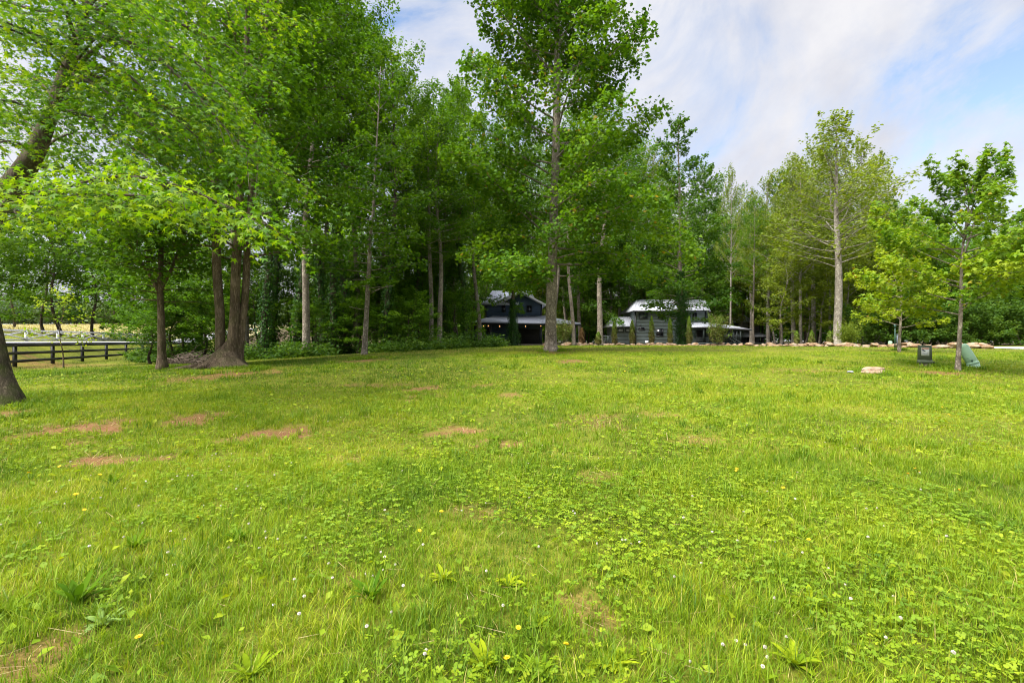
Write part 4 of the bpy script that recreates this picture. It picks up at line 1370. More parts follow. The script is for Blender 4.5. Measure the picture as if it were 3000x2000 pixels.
def build_grey_cabin():
    c = CabinFrame(66, 1960)
    root = empty('grey_cabin', (c.x0, c.d, c.z0), 'middle two-storey grey-green cabin with metal roof and side porch', 'house')
    X, Z = c.X, c.Z
    zb = -.4
    wall_box(root, X(1861), X(2066), 0, 7, zb, Z(911), 'siding_green')
    wall_box(root, X(1799), X(1859.5), .6, 5, zb, Z(956, .6), 'siding_green')
    wall_box(root, X(2068), X(2094), 1.8, 6.5, zb, Z(911), 'siding_green')
    # main roof: hipped at its left end
    r = MB(); ze, zr = Z(910), Z(878, 3.6)
    seam_roof(r, [(X(1852), -.45, ze), (X(2074), -.45, ze), (X(2088), 3.5, zr), (X(1886), 3.5, zr)], n=26)
    seam_roof(r, [(X(1852), 7.45, ze), (X(1852), -.45, ze), (X(1886), 3.5, zr), (X(1886), 3.5, zr + .001)], n=8)
    seam_roof(r, [(X(2074), 7.45, ze), (X(1852), 7.45, ze), (X(1886), 3.5, zr), (X(2088), 3.5, zr)], n=10)
    seam_roof(r, [(X(2068), 1.4, ze), (X(2096), 1.6, ze), (X(2096), 3.6, zr), (X(2070), 3.6, zr)], n=4)
    f = MB(); f.box(X(1852), X(2074), -.50, -.40, ze - .16, ze - .005)
    ro = r.build('roof', M['metal_roof'], root); f.build('fascia', M['trim_dark'], ro)
    # annex roof
    r = MB(); ze, zr = Z(956), Z(928.5, 3)
    seam_roof(r, [(X(1787), .15, ze), (X(1860), .15, ze), (X(1860), 2.8, zr), (X(1809), 2.8, zr)], n=10)
    seam_roof(r, [(X(1787), 5.4, ze), (X(1787), .15, ze), (X(1809), 2.8, zr), (X(1809), 2.8, zr + .001)], n=6)
    f = MB(); f.box(X(1787), X(1860), .09, .19, ze - .16, ze - .005)
    ro = r.build('annex_roof', M['metal_roof'], root); f.build('fascia', M['trim_dark'], ro)
    window(root, X(1873), X(1895), Z(932), Z(919), -.0, pane='glass', mull=1)
    window(root, X(1871), X(1887), Z(965), Z(960), -.0, pane='glass_dark', mull=0)
    window(root, X(1924), X(1941), Z(983), Z(964), -.0, pane='glass_dark', mull=0, rail=1)
    window(root, X(1929), X(1946), Z(932), Z(919), -.0, pane='glass_dark', mull=0)
    window(root, X(2030), X(2040), Z(932), Z(918), -.0, pane='glass_dark', mull=0)
    window(root, X(1814), X(1828), Z(971, .6), Z(963, .6), .6, pane='blind', mull=0)
    window(root, X(1837), X(1849), Z(971, .6), Z(963, .6), .6, pane='blind', mull=0)
    b = MB(); b.box(X(1889), X(1897), -.45, -.08, Z(1006), Z(998)); b.build('meter_box', M['white_box'], root)
    b = MB(); b.box(X(1874), X(1878), -.08, -.02, Z(954), Z(950)); b.build('vent', M['trim_dark'], root)
    # porch
    yf = -2.6
    pr = MB()
    zt, zeP = Z(945, -.2), Z(957.5, yf)
    xl, xr = X(2002, yf), X(2100, yf)
    seam_roof(pr, [(xl, yf, zeP), (xr, yf, zeP), (X(2064), -.05, zt), (X(2026), -.05, zt)], n=12)
    seam_roof(pr, [(xr, yf, zeP), (X(2188), yf + .5, Z(966, yf)), (X(2130), -.05, Z(953)), (X(2064), -.05, zt)], n=10)
    pr.build('porch_roof', M['metal_roof'], root)
    fl = MB(); fl.box(X(1990, yf), X(2180, yf), yf + .15, -.06, -.05, Z(1003, yf)); fl.build('porch_floor', M['trim_green'], root)
    for px in (2012, 2064, 2100, 2141, 2154, 2164, 2175):
        p = MB(); x = X(px, yf); yy = yf + .3 + (.0 if px < 2120 else .25)
        p.box(x - .10, x + .10, yy - .1, yy + .1, Z(1003, yf), Z(967 if px > 2110 else 959, yf) - .02)
        p.build('porch_post', M['trim_green'], root)
    rl = MB(); rail_run(rl, (X(2012, yf), yf + .3), (X(2141, yf), yf + .3), Z(1003, yf), h=.62); rail_run(rl, (X(2154, yf), yf + .55), (X(2175, yf), yf + .55), Z(1003, yf), h=.62)
    rl.bar((X(2141, yf), yf + .3, Z(992, yf)), (X(2150, yf), yf - .9, Z(1006, yf)), .07); rl.bar((X(2154, yf), yf + .3, Z(992, yf)), (X(2166, yf), yf - .9, Z(1006, yf)), .07)
    rl.build('railing', M['trim_green'], root)
    d = MB(); d.box(X(2040), X(2058), -.09, -.04, Z(1002), Z(968)); d.build('door', M['porch_dark'], root)
    # deck on the left
    dk = MB(); dk.box(X(1760), X(1797), -.4, 4.5, -.3, Z(1006)); dk.build('deck', M['wood_deck'], root)
    rl = MB(); rail_run(rl, (X(1763), -.35), (X(1797), -.35), Z(1006), h=.98)
    for px in (1763, 1780, 1797):
        rl.box(X(px) - .05, X(px) + .05, -.40, -.30, Z(1006), Z(985))
    rl.bar((X(1763), -.35, Z(985)), (X(1722), -.35, Z(1010)), .08); rl.bar((X(1763), -.35, Z(993)), (X(1730), -.35, Z(1012)), .05)
    rl.build('deck_railing', M['trim_green'], root)
    dn = MB(); dn.box(X(1859.6), X(1861.8), -.16, -.07, 0, Z(916)); dn.build('downpipe', M['trim_dark'], root)


build_grey_cabin()


def build_far_cabin():
    c = CabinFrame(80, 2180)
    root = empty('far_cabin', (c.x0, c.d, c.z0), 'farthest cabin, pale siding and light metal roofs, right of the grey one', 'house')
    X, Z = c.X, c.Z
    wall_box(root, X(2125), X(2225), 0, 7, -.4, Z(942), 'siding_pale')
    r = MB(); ze, zr = Z(943), Z(918, 3.5)
    seam_roof(r, [(X(2086), -.5, ze), (X(2204), -.5, ze), (X(2206), 3.5, zr), (X(2100), 3.5, zr)], n=18)
    seam_roof(r, [(X(2204), 7.5, ze), (X(2086), 7.5, ze), (X(2100), 3.5, zr), (X(2206), 3.5, zr)], n=6)
    r.build('roof', M['metal_roof'], root)
    g = MB(); g.add([(X(2225), -.02, ze - .2), (X(2225), 7, ze - .2), (X(2206), 3.5, zr - .15), (X(2196), -.02, ze - .2)], [np.array([(0, 1, 2)]), np.array([(0, 2, 3)])])
    g.build('gable', M['siding_pale'], root)
    window(root, X(2193), X(2201), Z(962), Z(948), 0, pane='glass_dark', mull=0)
    window(root, X(2150), X(2160), Z(962), Z(948), 0, pane='glass_dark', mull=0)
    yf = -2.8
    pr = MB()
    seam_roof(pr, [(X(2120, yf), yf, Z(985, yf)), (X(2258, yf), yf, Z(985, yf)), (X(2222), -.05, Z(974)), (X(2120), -.05, Z(974))], n=18)
    seam_roof(pr, [(X(2258, yf), yf, Z(985, yf)), (X(2292, yf), 3.5, Z(987, yf)), (X(2226), 3.5, Z(974)), (X(2222), -.05, Z(974))], n=8)
    pr.build('porch_roof', M['metal_roof'], root)
    for px in (2186, 2204, 2224, 2240, 2252):
        p = MB(); x = X(px, yf); p.box(x - .1, x + .1, yf + .25, yf + .45, -.3, Z(987, yf)); p.build('porch_post', M['trim_dark'], root)
    fl = MB(); fl.box(X(2120), X(2262), yf + .1, -.06, -.3, Z(1003, yf)); fl.build('porch_floor', M['trim_green'], root)
    window(root, X(2190), X(2198), Z(1001), Z(990), 0, pane='glass_dark', mull=0)


build_far_cabin()


def build_blue_cabin():
    c = CabinFrame(52, 1540)
    root = empty('blue_cabin', (c.x0, c.d, c.z0), 'dark blue cabin half hidden by trees, wide porch under a pale metal roof', 'house')
    X, Z = c.X, c.Z
    zt = Z(890)
    wall_box(root, X(1424), X(1586), 0, 7, -.3, zt, 'siding_blue')
    # upper roof: eave facing the lawn on the left, front gable on the right
    r = MB()
    seam_roof(r, [(X(1412), -.5, zt - .05), (X(1520), -.5, zt - .05), (X(1520), 3.6, Z(852, 3.6)), (X(1440), 3.6, Z(852, 3.6))], n=14)
    seam_roof(r, [(X(1412), 7.5, zt - .05), (X(1412), -.5, zt - .05), (X(1440), 3.6, Z(852, 3.6)), (X(1440), 3.6, Z(852, 3.6) + .001)], n=6)
    seam_roof(r, [(X(1592), 7.5, zt - .05), (X(1412), 7.5, zt - .05), (X(1440), 3.6, Z(852, 3.6)), (X(1560), 3.6, Z(852, 3.6))], n=6)
    gx, gz_ = X(1524), Z(853, -.9)
    seam_roof(r, [(X(1451), -.9, zt - .02), (gx, -.9, gz_), (gx, 5, gz_), (X(1451), 5, zt - .02)][::-1], n=8)
    seam_roof(r, [(X(1598), 5, Z(894)), (X(1598), -.9, Z(894)), (gx, -.9, gz_), (gx, 5, gz_)][::-1], n=8)
    r.build('roof', M['metal_roof'], root)
    g = MB()
    g.add([(X(1458), -.03, zt - .2), (X(1586), -.03, zt - .2), (gx, -.03, gz_ - .15), (X(1458), .2, zt - .2), (X(1586), .2, zt - .2), (gx, .2, gz_ - .15)], [np.array([(0, 1, 2), (5, 4, 3)]), np.array([(0, 3, 4, 1), (1, 4, 5, 2), (2, 5, 3, 0)])])
    g.build('gable', M['siding_blue'], root)
    f = MB(); f.bar((X(1598), -.95, Z(896)), (gx, -.95, gz_ - .06), .05, .2); f.bar((X(1451), -.95, Z(896)), (gx, -.95, gz_ - .06), .05, .2); f.build('rake_trim', M['fence_white'], root)
    window(root, X(1472), X(1480), Z(913), Z(897), -.04, pane='glass_dark', mull=0)
    window(root, X(1545), X(1556), Z(913), Z(897), -.04, pane='glass_dark', mull=0)
    # porch roof
    yf = -3.2
    ze = Z(944, yf)
    pr = MB()
    xl, xr = X(1384, yf), X(1702, yf)
    seam_roof(pr, [(xl, yf, ze), (xr, yf, Z(948, yf)), (X(1594), -.06, Z(926)), (X(1446), -.06, Z(926))], n=34)
    seam_roof(pr, [(xr, yf, Z(948, yf)), (xr - .3, 6, Z(948, yf)), (X(1594), 6, Z(926)), (X(1594), -.06, Z(926))], n=10)
    seam_roof(pr, [(xl, 6, ze), (xl, yf, ze), (X(1446), -.06, Z(926)), (X(1446), 6, Z(926))], n=10)
    po = pr.build('porch_roof', M['metal_roof'], root)
    f = MB(); f.bar((xl, yf - .03, ze - .13), (xr, yf - .03, Z(948, yf) - .13), .06, .2); f.build('fascia', M['trim_dark'], po)
    for px in (1392, 1436, 1585, 1685):
        p = MB(); x = X(px, yf); p.box(x - .14, x + .14, yf + .25, yf + .53, -.4, Z(952, yf)); p.build('porch_post', M['trim_dark'], root)
    fl = MB(); fl.box(X(1390, yf), X(1690, yf), yf + .2, -.06, -.4, .12); fl.build('porch_floor', M['wood_deck'], root)
    window(root, X(1421 + 8), X(1427 + 10), Z(978), Z(962), -.04, pane='glass_dark', mull=0)
    d = MB(); d.box(X(1500), X(1520), -.09, -.03, .15, Z(960)); d.build('door', M['porch_dark'], root)
    b = MB(); b.box(X(1520), X(1580), -.09, -.03, .15, Z(964)); b.build('porch_screen', M['porch_dark'], root)
    st = MB()
    for k in range(4):
        st.box(X(1592), X(1604), yf - .1 - .28 * k, yf + .18 - .28 * k, -.4, .1 - .13 * k)
    st.build('steps', M['trim_dark'], root)
    rl = MB(); rl.bar((X(1586), yf + .2, 1.05), (X(1594), yf - 1.1, .45), .08); rl.bar((X(1588), yf + .2, .7), (X(1596), yf - 1.1, .1), .05)
    rail_run(rl, (X(1600), yf + .35), (X(1684), yf + .35), .12, h=.9)
    rl.build('railing', M['trim_dark'], root)
    # low bench of pale stone on the porch edge
    bx = empty('porch_bench', (c.x0 + X(1465, yf), c.d + yf + .9, c.z0 + .12), 'low pale wooden bench on the porch of the dark blue cabin', 'bench')
    s = MB(); s.box(-.65, .65, -.25, .25, .36, .44); s.build('seat', M['pot'], bx)
    for sx in (-.55, .55):
        l = MB(); l.box(sx - .05, sx + .05, -.2, .2, 0, .358); l.build('leg', M['pot'], bx)
    # string lights under the eave
    sl_ = empty('string_lights', (c.x0, c.d, c.z0), 'string of small warm bulbs under the porch eave of the blue cabin', 'string lights')
    w = MB()
    pxs = [1400, 1416, 1430, 1464, 1500, 1540, 1585, 1632, 1640, 1675, 1684]
    pts = [(X(p, yf), yf + .2, Z(952, yf) - .05 * (i % 2)) for i, p in enumerate(pxs)]
    w.tube(pts, .012, 5); w.build('cable', M['wire'], sl_)
    for p in pts:
        b = MB(); b.lathe([(.005, -.13), (.03, -.11), (.036, -.08), (.025, -.04), (.012, -.0)], 8, Matrix.Translation(p)); b.build('bulb', M['bulb'], sl_)


build_blue_cabin()

# small red-roofed barn far across the field
bx, by = px2x(542, 150), 150
barn = empty('barn', (bx, by, gz(bx, by)), 'tiny far barn with a dull red roof across the hay field', 'barn')
b = MB(); b.box(-1.9, 1.9, -2, 2, -.5, 1.6); b.build('wall', M['siding_pale'], barn)
b = MB(); b.slab([(-2.2, -2.3, 1.5), (2.2, -2.3, 1.5), (2.2, 0, 2.8), (-2.2, 0, 2.8)], .12); b.slab([(2.2, 2.3, 1.5), (-2.2, 2.3, 1.5), (-2.2, 0, 2.8), (2.2, 0, 2.8)], .12); b.build('roof', M['red_roof'], barn)


# ------------------------------------------------------------------ fences
def build_black_fence():
    root = empty('black_fence', (FA[0], FA[1], gz(*FA)), 'black three-rail board fence at the left edge of the lawn', 'fence')
    o = np.array([FA[0], FA[1], gz(*FA)])
    ts = np.arange(-8, 40, 3.7)
    pts = [FA + FD * t for t in ts]
    top = []
    for p in pts:
        z = .17
        top.append(np.array([p[0], p[1], z]) - o)
    for q in top:
        m = MB(); m.bar(q + np.array([0, 0, -.35]), q + np.array([0, 0, 1.22]), .13); m.build('post', M['fence_black'], root)
    off = np.array([-FN[0], -FN[1], 0]) * .085
    for hz in (1.13, .72, .30):
        for a, b2 in zip(top[:-1], top[1:]):
            m = MB(); m.bar(a + off + np.array([0, 0, hz]), b2 + off + np.array([0, 0, hz - .004]), .04, .15); m.build('rail', M['fence_black'], root)
    m = MB()
    for a, b2 in zip(top[:-1], top[1:]):
        m.bar(a + np.array([0, 0, 1.245]), b2 + np.array([0, 0, 1.245]), .19, .035)
    m.build('cap_board', M['post_grey'], root)


build_black_fence()


def build_white_fence():
    a0 = np.array([px2x(77, 40), 40.0]); a1 = np.array([px2x(396, 65), 65.0])
    dv = (a1 - a0) / 5
    pts = [a0 + dv * k for k in range(-2, 10)]
    o = np.array([a0[0], a0[1], gz(*a0)])
    root = empty('white_fence', o, 'white crossbuck fence along the far side of the lane', 'fence')
    L = [np.array([p[0], p[1], gz(*p)]) - o for p in pts]
    for q in L:
        m = MB(); m.bar(q + np.array([0, 0, -.3]), q + np.array([0, 0, .98]), .16); m.bar(q + np.array([0, 0, .98]), q + np.array([0, 0, 1.02]), .2); m.build('post', M['fence_white'], root)
    for a, b2 in zip(L[:-1], L[1:]):
        u = np.array([0, 0, 1.0])
        m = MB()
        m.bar(a + u * .88, b2 + u * .88, .05, .14); m.bar(a + u * .12, b2 + u * .12, .05, .12)
        e = np.array([FN[0], FN[1], 0]) * .04
        m.bar(a + u * .18 + e, b2 + u * .82 + e, .04, .11); m.bar(a + u * .82 - e, b2 + u * .18 - e, .04, .11)
        m.build('crossbuck_panel', M['fence_white'], root)


build_white_fence()


# sapling by the black fence
def build_sapling():
    rng = np.random.default_rng(70)
    px0, d = 186, 26.2
    w, c = gen_tree(70, 3.6, .035, .25, 1.6, [1, 1, .8, .5, .2], 16, dict(twigs=2.5, tlen=.35, lpm=16, droop=.1, tw=.4, s0=.2, tmax=.6, wood=True), el=(5, 50), size=.11, kind='lobed', sides=6, flare=.3, tb=.75, wob=.06)
    place_tree('sapling', 'thin sapling in front of the black fence', px0, d, w, c, M['bark_brown'], M['leaf_maple'])


build_sapling()


# brush pile
def build_brush():
    rng = np.random.default_rng(71)
    d = 26.5; x = px2x(566, d)
    z = gz(x, d)
    m = MB()
    for k in range(170):
        p = np.array([rng.uniform(-1.2, 1.2), rng.uniform(-.6, .6), 0]); p[2] = max(.05, (.55 - .35 * abs(p[0])) * rng.random())
        a = rng.normal(0, .6); L = rng.uniform(.5, 1.6)
        q = limb_path(p, np.array([math.cos(a), math.sin(a), rng.normal(0, .2)]), L, 0, 4, rng, .15)
        q[:, 2] = np.maximum(q[:, 2], .02)
        m.tube(q - np.array([L * .5, 0, 0]), np.linspace(rng.uniform(.012, .035), .006, 5), 5)
    o = m.build('brush_pile', M['twig'])
    o.location = (x, d, z)
    tag(o, 'heap of dead grey-brown branches between the forked and the three-stemmed tree', 'brush pile')


build_brush()


# ------------------------------------------------------------------ rocks
def rock_mesh(seed, sx, sy, sz, name='boulder', mat='rock'):
    rng = np.random.default_rng(seed)
    bm = bmesh.new()
    bmesh.ops.create_icosphere(bm, subdivisions=4, radius=1)
    planes = [(Vector(rng.normal(0, 1, 3)).normalized(), rng.uniform(.62, .9)) for _ in range(13)]
    ph = rng.random(9) * 6.28
    for v in bm.verts:
        p = v.co.copy()
        for n, dd in planes:
            k = p.dot(n) - dd
            if k > 0: p -= n * k * .92
        q = p * 3.1
        p *= 1 + .05 * (math.sin(q.x * 2 + ph[0]) + math.sin(q.y * 2.3 + ph[1]) + math.sin(q.z * 2.7 + ph[2])) + .02 * math.sin(q.x * 6 + q.y * 5 + ph[3]) + .02 * math.sin(q.z * 7 - q.y * 4 + ph[4])
        v.co = Vector((p.x * sx, p.y * sy, p.z * sz + sz * .55))
    me = bpy.data.meshes.new(name); bm.to_mesh(me); bm.free()
    me.polygons.foreach_set('use_smooth', np.ones(len(me.polygons), bool))
    me.materials.append(M[mat])
    return me


ROCKS = [rock_mesh(200 + i, .5, .42, .36 if i % 2 else .29) for i in range(8)]


def build_rocks():
    rng = np.random.default_rng(72)
    px = 1690.0
    while px < 2895:
        d = np.interp(px, [1690, 1900, 2150, 2450, 2700, 2900], [47, 46, 42, 36, 29.5, 27.5])
        w = rng.uniform(.5, 1.0) * (1.0 if px > 2080 else .75)
        if 2705 < px < 2860: w *= 1.35
        step = w * F / d * .86
        yy = d + rng.normal(0, .15)
        x = px2x(px + step / 2, yy)
        for layer in range(2 if rng.random() < .45 else 1):
            o = bpy.data.objects.new('boulder', ROCKS[rng.integers(8)])
            COL.objects.link(o)
            o.scale = (w * 1.0, w * .9, (w * .62 + .15) * (.8 if layer else 1) * rng.uniform(.75, 1.2))
            o.rotation_euler = (rng.normal(0, .12), rng.normal(0, .12), rng.random() * 6.28 if rng.random() < .4 else rng.normal(0, .3))
            o.location = (x + layer * w * rng.uniform(-.4, .4), yy + layer * .55, gz(x, yy) - .05 + layer * .12)
            far = px < 2060
            tag(o, 'small tan boulder of the row before the grey cabin' if far else 'tan sandstone boulder in the row right of the grey cabin porch', 'rock', 'boulders in the row before the cabins')
        px += step
    # the lone flat rock and a small pale stone
    x, y = gp(2556, 1094)
    o = bpy.data.objects.new('flat_rock', rock_mesh(240, .40, .26, .15, 'flat_rock', 'rock_pale')); COL.objects.link(o)
    o.location = (x, y, gz(x, y) - .0); o.rotation_euler = (0, R(-2), .05)
    tag(o, 'lone flat pale sandstone slab lying in the grass', 'rock')
    x, y = gp(2490, 1093)
    o = bpy.data.objects.new('small_stone', rock_mesh(241, .10, .08, .035, 'small_stone', 'label_grey')); COL.objects.link(o)
    o.location = (x, y, gz(x, y) + .03)
    tag(o, 'small pale grey stone in the grass left of the flat slab', 'rock')
    # boulders by the blue cabin
    for px, d, w in ((1660, 41, .9), (1700, 43, .7), (1648, 42, .6), (1598, 43, .6)):
        o = bpy.data.objects.new('boulder', ROCKS[rng.integers(8)]); COL.objects.link(o)
        x = px2x(px, d); o.location = (x, d, gz(x, d) - .04); o.scale = (w, w, w); o.rotation_euler = (0, 0, rng.random() * 6)
        tag(o, 'tan boulder at the foot of the blue cabin porch', 'rock', 'boulders before the blue cabin')


build_rocks()


# ------------------------------------------------------------------ clipped arborvitae and round shrubs
def build_arbor():
    spots = [(1704, 47, 960, 'browned, nearly dead arborvitae left of the straight pale trunk', 'dry'),
             (1753, 43, 972, 'short brownish arborvitae in front of the straight pale trunk', 'g'),
             (1800, 47, 940, 'narrow arborvitae before the annex roof corner of the grey cabin', 'g'),
             (1852, 47, 937, 'narrow arborvitae before the seam of annex and main wall', 'g'),
             (1909, 47, 926, 'tallest narrow arborvitae, left of the lower window of the grey cabin', 'g'),
             (1963, 47, 932, 'narrow arborvitae beside the ivy-thick trunk of the pointed tree', 'g'),
             (2019, 46, 927, 'narrow arborvitae before the left end of the grey cabin porch', 'g'),
             (2378, 41, 968, 'small narrow arborvitae left of the tallest airy tree', 'g'),
             (2431, 40, 969, 'small narrow arborvitae touching the tallest airy trunk', 'g'),
             (2334, 42, 970, 'small narrow arborvitae between the pale trunks', 'g')]
    for i, (px, d, top, lab, kd) in enumerate(spots):
        rng = np.random.default_rng(300 + i)
        x = px2x(px, d); z = gz(x, d)
        H = px2z(top, d) - z
        root = empty('arborvitae', (x, d, z), lab, 'shrub', 'narrow arborvitae along the boulder row')
        n = 2600
        h = rng.random(n) ** .9
        rm = (.27 if d > 42 else .22) * np.interp(h, [0, .08, .3, .6, .8, .95, 1], [.6, .95, 1, .85, .6, .3, .08])
        a = rng.random(n) * 6.283
        rr = rm * rng.random(n) ** .35 * (1 + .3 * np.sin(3 * a + h * 14))
        P = np.stack([np.cos(a) * rr, np.sin(a) * rr, .12 + h * (H - .12)], 1)
        nr = np.stack([np.cos(a), np.sin(a), rng.normal(0, .3, n)], 1) + rng.normal(0, .3, (n, 3))
        ax = np.stack([np.cos(a) * .3, np.sin(a) * .3, np.ones(n)], 1) + rng.normal(0, .25, (n, 3))
        mb = MB(); leaves(mb, rng, P, ax, nr, .11 * rng.uniform(.6, 1.2, n), 'diamond', np.clip(.12 + .75 * h + rng.normal(0, .16, n), 0, 1))
        mb.build('foliage', M['leaf_cedar'] if kd == 'g' else M['leaf_cedar_dry'], root)
        w = MB(); w.tube([(0, 0, -.1), (0, 0, .5 * H), (0, 0, .9 * H)], [.05, .03, .01], 6); w.build('stem', M['bark_dark'], root)
    for i, (px, d, top, wid, lab) in enumerate([(1651, 42, 952, .72, 'round airy evergreen shrub between the poplar trunk and the porch post'), (2106, 43, 945, .92, 'round airy evergreen shrub before the grey cabin porch'), (2484, 41, 968, .8, 'low light green shrub right of the tallest airy trunk')]):
        rng = np.random.default_rng(330 + i)
        x = px2x(px, d); z = gz(x, d); H = px2z(top, d) - z - .75
        wd, cr = gen_tree(330 + i, H, .04, .06, wid, [.55, .95, 1, .8, .35], 40, dict(twigs=4, tlen=.4, lpm=60, droop=.0, tw=.35, s0=.2, tmax=.4, rise=.4), el=(20, 75), size=.085, sides=5, flare=.2, wob=.04)
        root = empty('evergreen_shrub', (x, d, z), lab, 'shrub')
        trees_from(root, wd, cr, M['bark_dark'], M['leaf_cedar'] if i < 2 else M['leaf_sparse'])


build_arbor()


# ------------------------------------------------------------------ utility pedestals
def rbox(w, d, h, r, taper=1.0, z0=0.0, cx=0, cy=0, seg=4):
    """rounded rectangular prism with softened top, as profile rings"""
    mb = MB()
    ring = []
    for qx, qy, a0 in ((1, 1, 0), (-1, 1, 90), (-1, -1, 180), (1, -1, 270)):
        for k in range(seg + 1):
            t = math.radians(a0 + 90 * k / seg)
            ring.append((qx * (w / 2 - r) + r * math.cos(t), qy * (d / 2 - r) + r * math.sin(t)))
    ring = np.array(ring); n = len(ring)
    prof = [(0, 1.0), (h - r * .5, taper), (h - r * .15, taper * (1 - r * .35 / w)), (h, taper * (1 - r * 1.2 / w))]
    V = np.concatenate([np.column_stack([ring * s + np.array([cx, cy]), np.full(n, z0 + z)]) for z, s in prof])
    i = np.arange(len(prof) - 1)[:, None] * n; j = np.arange(n)[None]; k = (j + 1) % n
    Q = np.stack([i + j, i + k, i + n + k, i + n + j], -1).reshape(-1, 4)
    mb.add(V, [Q, np.array([list(range(n - 1, -1, -1)), list(range((len(prof) - 1) * n, len(prof) * n))])])
    return mb


def build_pedestals():
    x, y = gp(2709, 1071)
    s = y / F       # metres per photo pixel here
    root = empty('utility_pedestal', (x, y, gz(x, y)), 'dark green square utility pedestal with a white warning label', 'utility box', rz=-math.atan2(x, y) + .05)
    hw = s * math.cos(math.atan2(x, y))      # horizontal metres per photo pixel
    w = 43 * hw
    rbox(w * .92, w * .75, 12 * s, .015, 1.0, -.06).build('base', M['ped_base'], root)
    rbox(w * 1.06, w * .9, 9.5 * s, .03, 1.0, 7.5 * s).build('collar', M['ped_green'], root)
    rbox(w, w * .82, 43 * s, .05, .94, 16.8 * s).build('body', M['ped_green'], root)
    rbox(w * .985, w * .80, 3.2 * s, .05, .97, 56.5 * s).build('lid', M['ped_green'], root)
    m = MB(); m.box(w * .50, w * .66, -w * .3, -w * .16, 8.5 * s, 12.5 * s); m.build('latch', M['black_plastic'], root)
    yf = -w * .82 / 2
    # label on the front face (leans with the tapered face)
    tilt = (w * .82 * .06 / 2) / (43 * s)

    def plate(name, x0, x1, z0, z1, mat, par, proud):
        m = MB()
        V = []
        for z in (z0, z1):
            yy = yf + (z - 16.8 * s) * tilt
            for q in (x0, x1):
                V.append((q, yy - proud, z)); V.append((q, yy - proud + .012, z))
        m.add(V, [np.array([(0, 2, 6, 4), (1, 5, 7, 3), (0, 4, 5, 1), (2, 3, 7, 6), (4, 6, 7, 5), (0, 1, 3, 2)])])
        return m.build(name, M[mat], par)
    lx0, lx1, lz0, lz1 = -10.5 * hw, 12.5 * hw, 29.5 * s, 53 * s
    lab = plate('warning_label', lx0, lx1, lz0, lz1, 'label_white', root, .006)
    plate('header_band', lx0 + 1 * hw, lx1 - 1 * hw, lz1 - 4.2 * s, lz1 - 1.0 * s, 'label_orange', lab, .009)
    m_ = plate('pictogram', lx0 + 2.5 * hw, lx0 + 8.5 * hw, lz1 - 9.5 * s, lz1 - 5.6 * s, 'label_ink', lab, .009)
    plate('pictogram', lx0 + 8.0 * hw, lx0 + 12 * hw, lz1 - 10.8 * s, lz1 - 8.4 * s, 'label_ink', lab, .0085)
    for k, (a, wd) in enumerate(((13.0, 6), (15.2, 17), (16.9, 14), (18.6, 16), (20.8, 12))):
        plate('text_line', lx0 + 2.5 * hw, lx0 + (2.5 + wd) * hw, lz1 - (a + .9) * s, lz1 - a * s, 'label_grey' if k else 'label_ink', lab, .009)

    # leaning mint cover
    x, y = gp(2852, 1079)
    s = y / F
    root = empty('leaning_pedestal', (x, y, gz(x, y)), 'mint green round-topped cable pedestal leaning far to the left', 'utility box', rz=-math.atan2(x, y))
    cth = math.cos(math.atan2(x, y))
    r = 20.5 * s * cth
    b = MB(); b.lathe([(r * .98, -.05), (r * .98, 2 * s)], 28); b.build('base', M['ped_base'], root)
    b = MB(); b.lathe([(r * 1.06, 2.2 * s), (r * 1.06, 6 * s), (r * .98, 6.3 * s), (r * .98, 9 * s), (r * .95, 9.2 * s), (r * .95, 12.5 * s), (r * .92, 12.7 * s), (r * .9, 17 * s)], 28); b.build('stepped_collar', M['ped_mint'], root)
    A = math.atan(math.tan(math.radians(31)) * cth)
    Mx = Matrix.Translation((1.5 * s, 0, 8 * s)) @ Matrix.Rotation(-A, 4, 'Y')
    b = MB()
    prof = [(r * 1.0, 4 * s), (r * 1.0, 10 * s), (r * .955, 10.4 * s), (r * .93, 12 * s), (r * .93, 14 * s), (r * .955, 14.6 * s), (r * .92, 40 * s), (r * .88, 58 * s), (r * .84, 62 * s), (r * .74, 65 * s), (r * .56, 67.3 * s), (r * .3, 68.5 * s), (.01, 68.8 * s)]
    b.lathe(prof, 32, Mx)
    cov = b.build('cover', M['ped_mint'], root, smooth=True)
    h = MB(); yy = -r * .95
    for (z0, z1) in ((20 * s, 22 * s), (27 * s, 28.6 * s)):
        V = []
        for k in range(7):
            t = math.radians(-90 - 26 + 52 * k / 6)
            for rr2, zz in ((r * .9, z0), (r * 1.0, z0), (r * .99, z1), (r * .9, z1)):
                V.append(tuple(Mx @ Vector((rr2 * math.cos(t), rr2 * math.sin(t), zz))))
        fs = []
        for k in range(6):
            for q in range(4):
                fs.append((k * 4 + q, k * 4 + (q + 1) % 4, k * 4 + 4 + (q + 1) % 4, k * 4 + 4 + q))
        h.add(V, [np.array(fs)])
    h.build('handle_recess', M['ped_mint'], cov)
    h = MB(); h.lathe([(.026, 0), (.026, .03), (.012, .034)], 10, Mx @ Matrix.Translation((.02, -r * .93, 15.5 * s)) @ Matrix.Rotation(R(90), 4, 'X')); h.build('lock', M['post_green'], cov)

    # posts among the boulders
    d = 27.5; x = px2x(2622, d)
    p = MB(); p.tube([(0, 0, -.2), (0, 0, 1.35)], .03, 8); p.box(-.05, .05, -.035, .035, 1.2, 1.42)
    o = p.build('marker_post', M['post_green']); o.location = (x, d, gz(x, d)); tag(o, 'thin dark green marker post left of the small maple trunk', 'post')
    d = 31; x = px2x(2632, d)
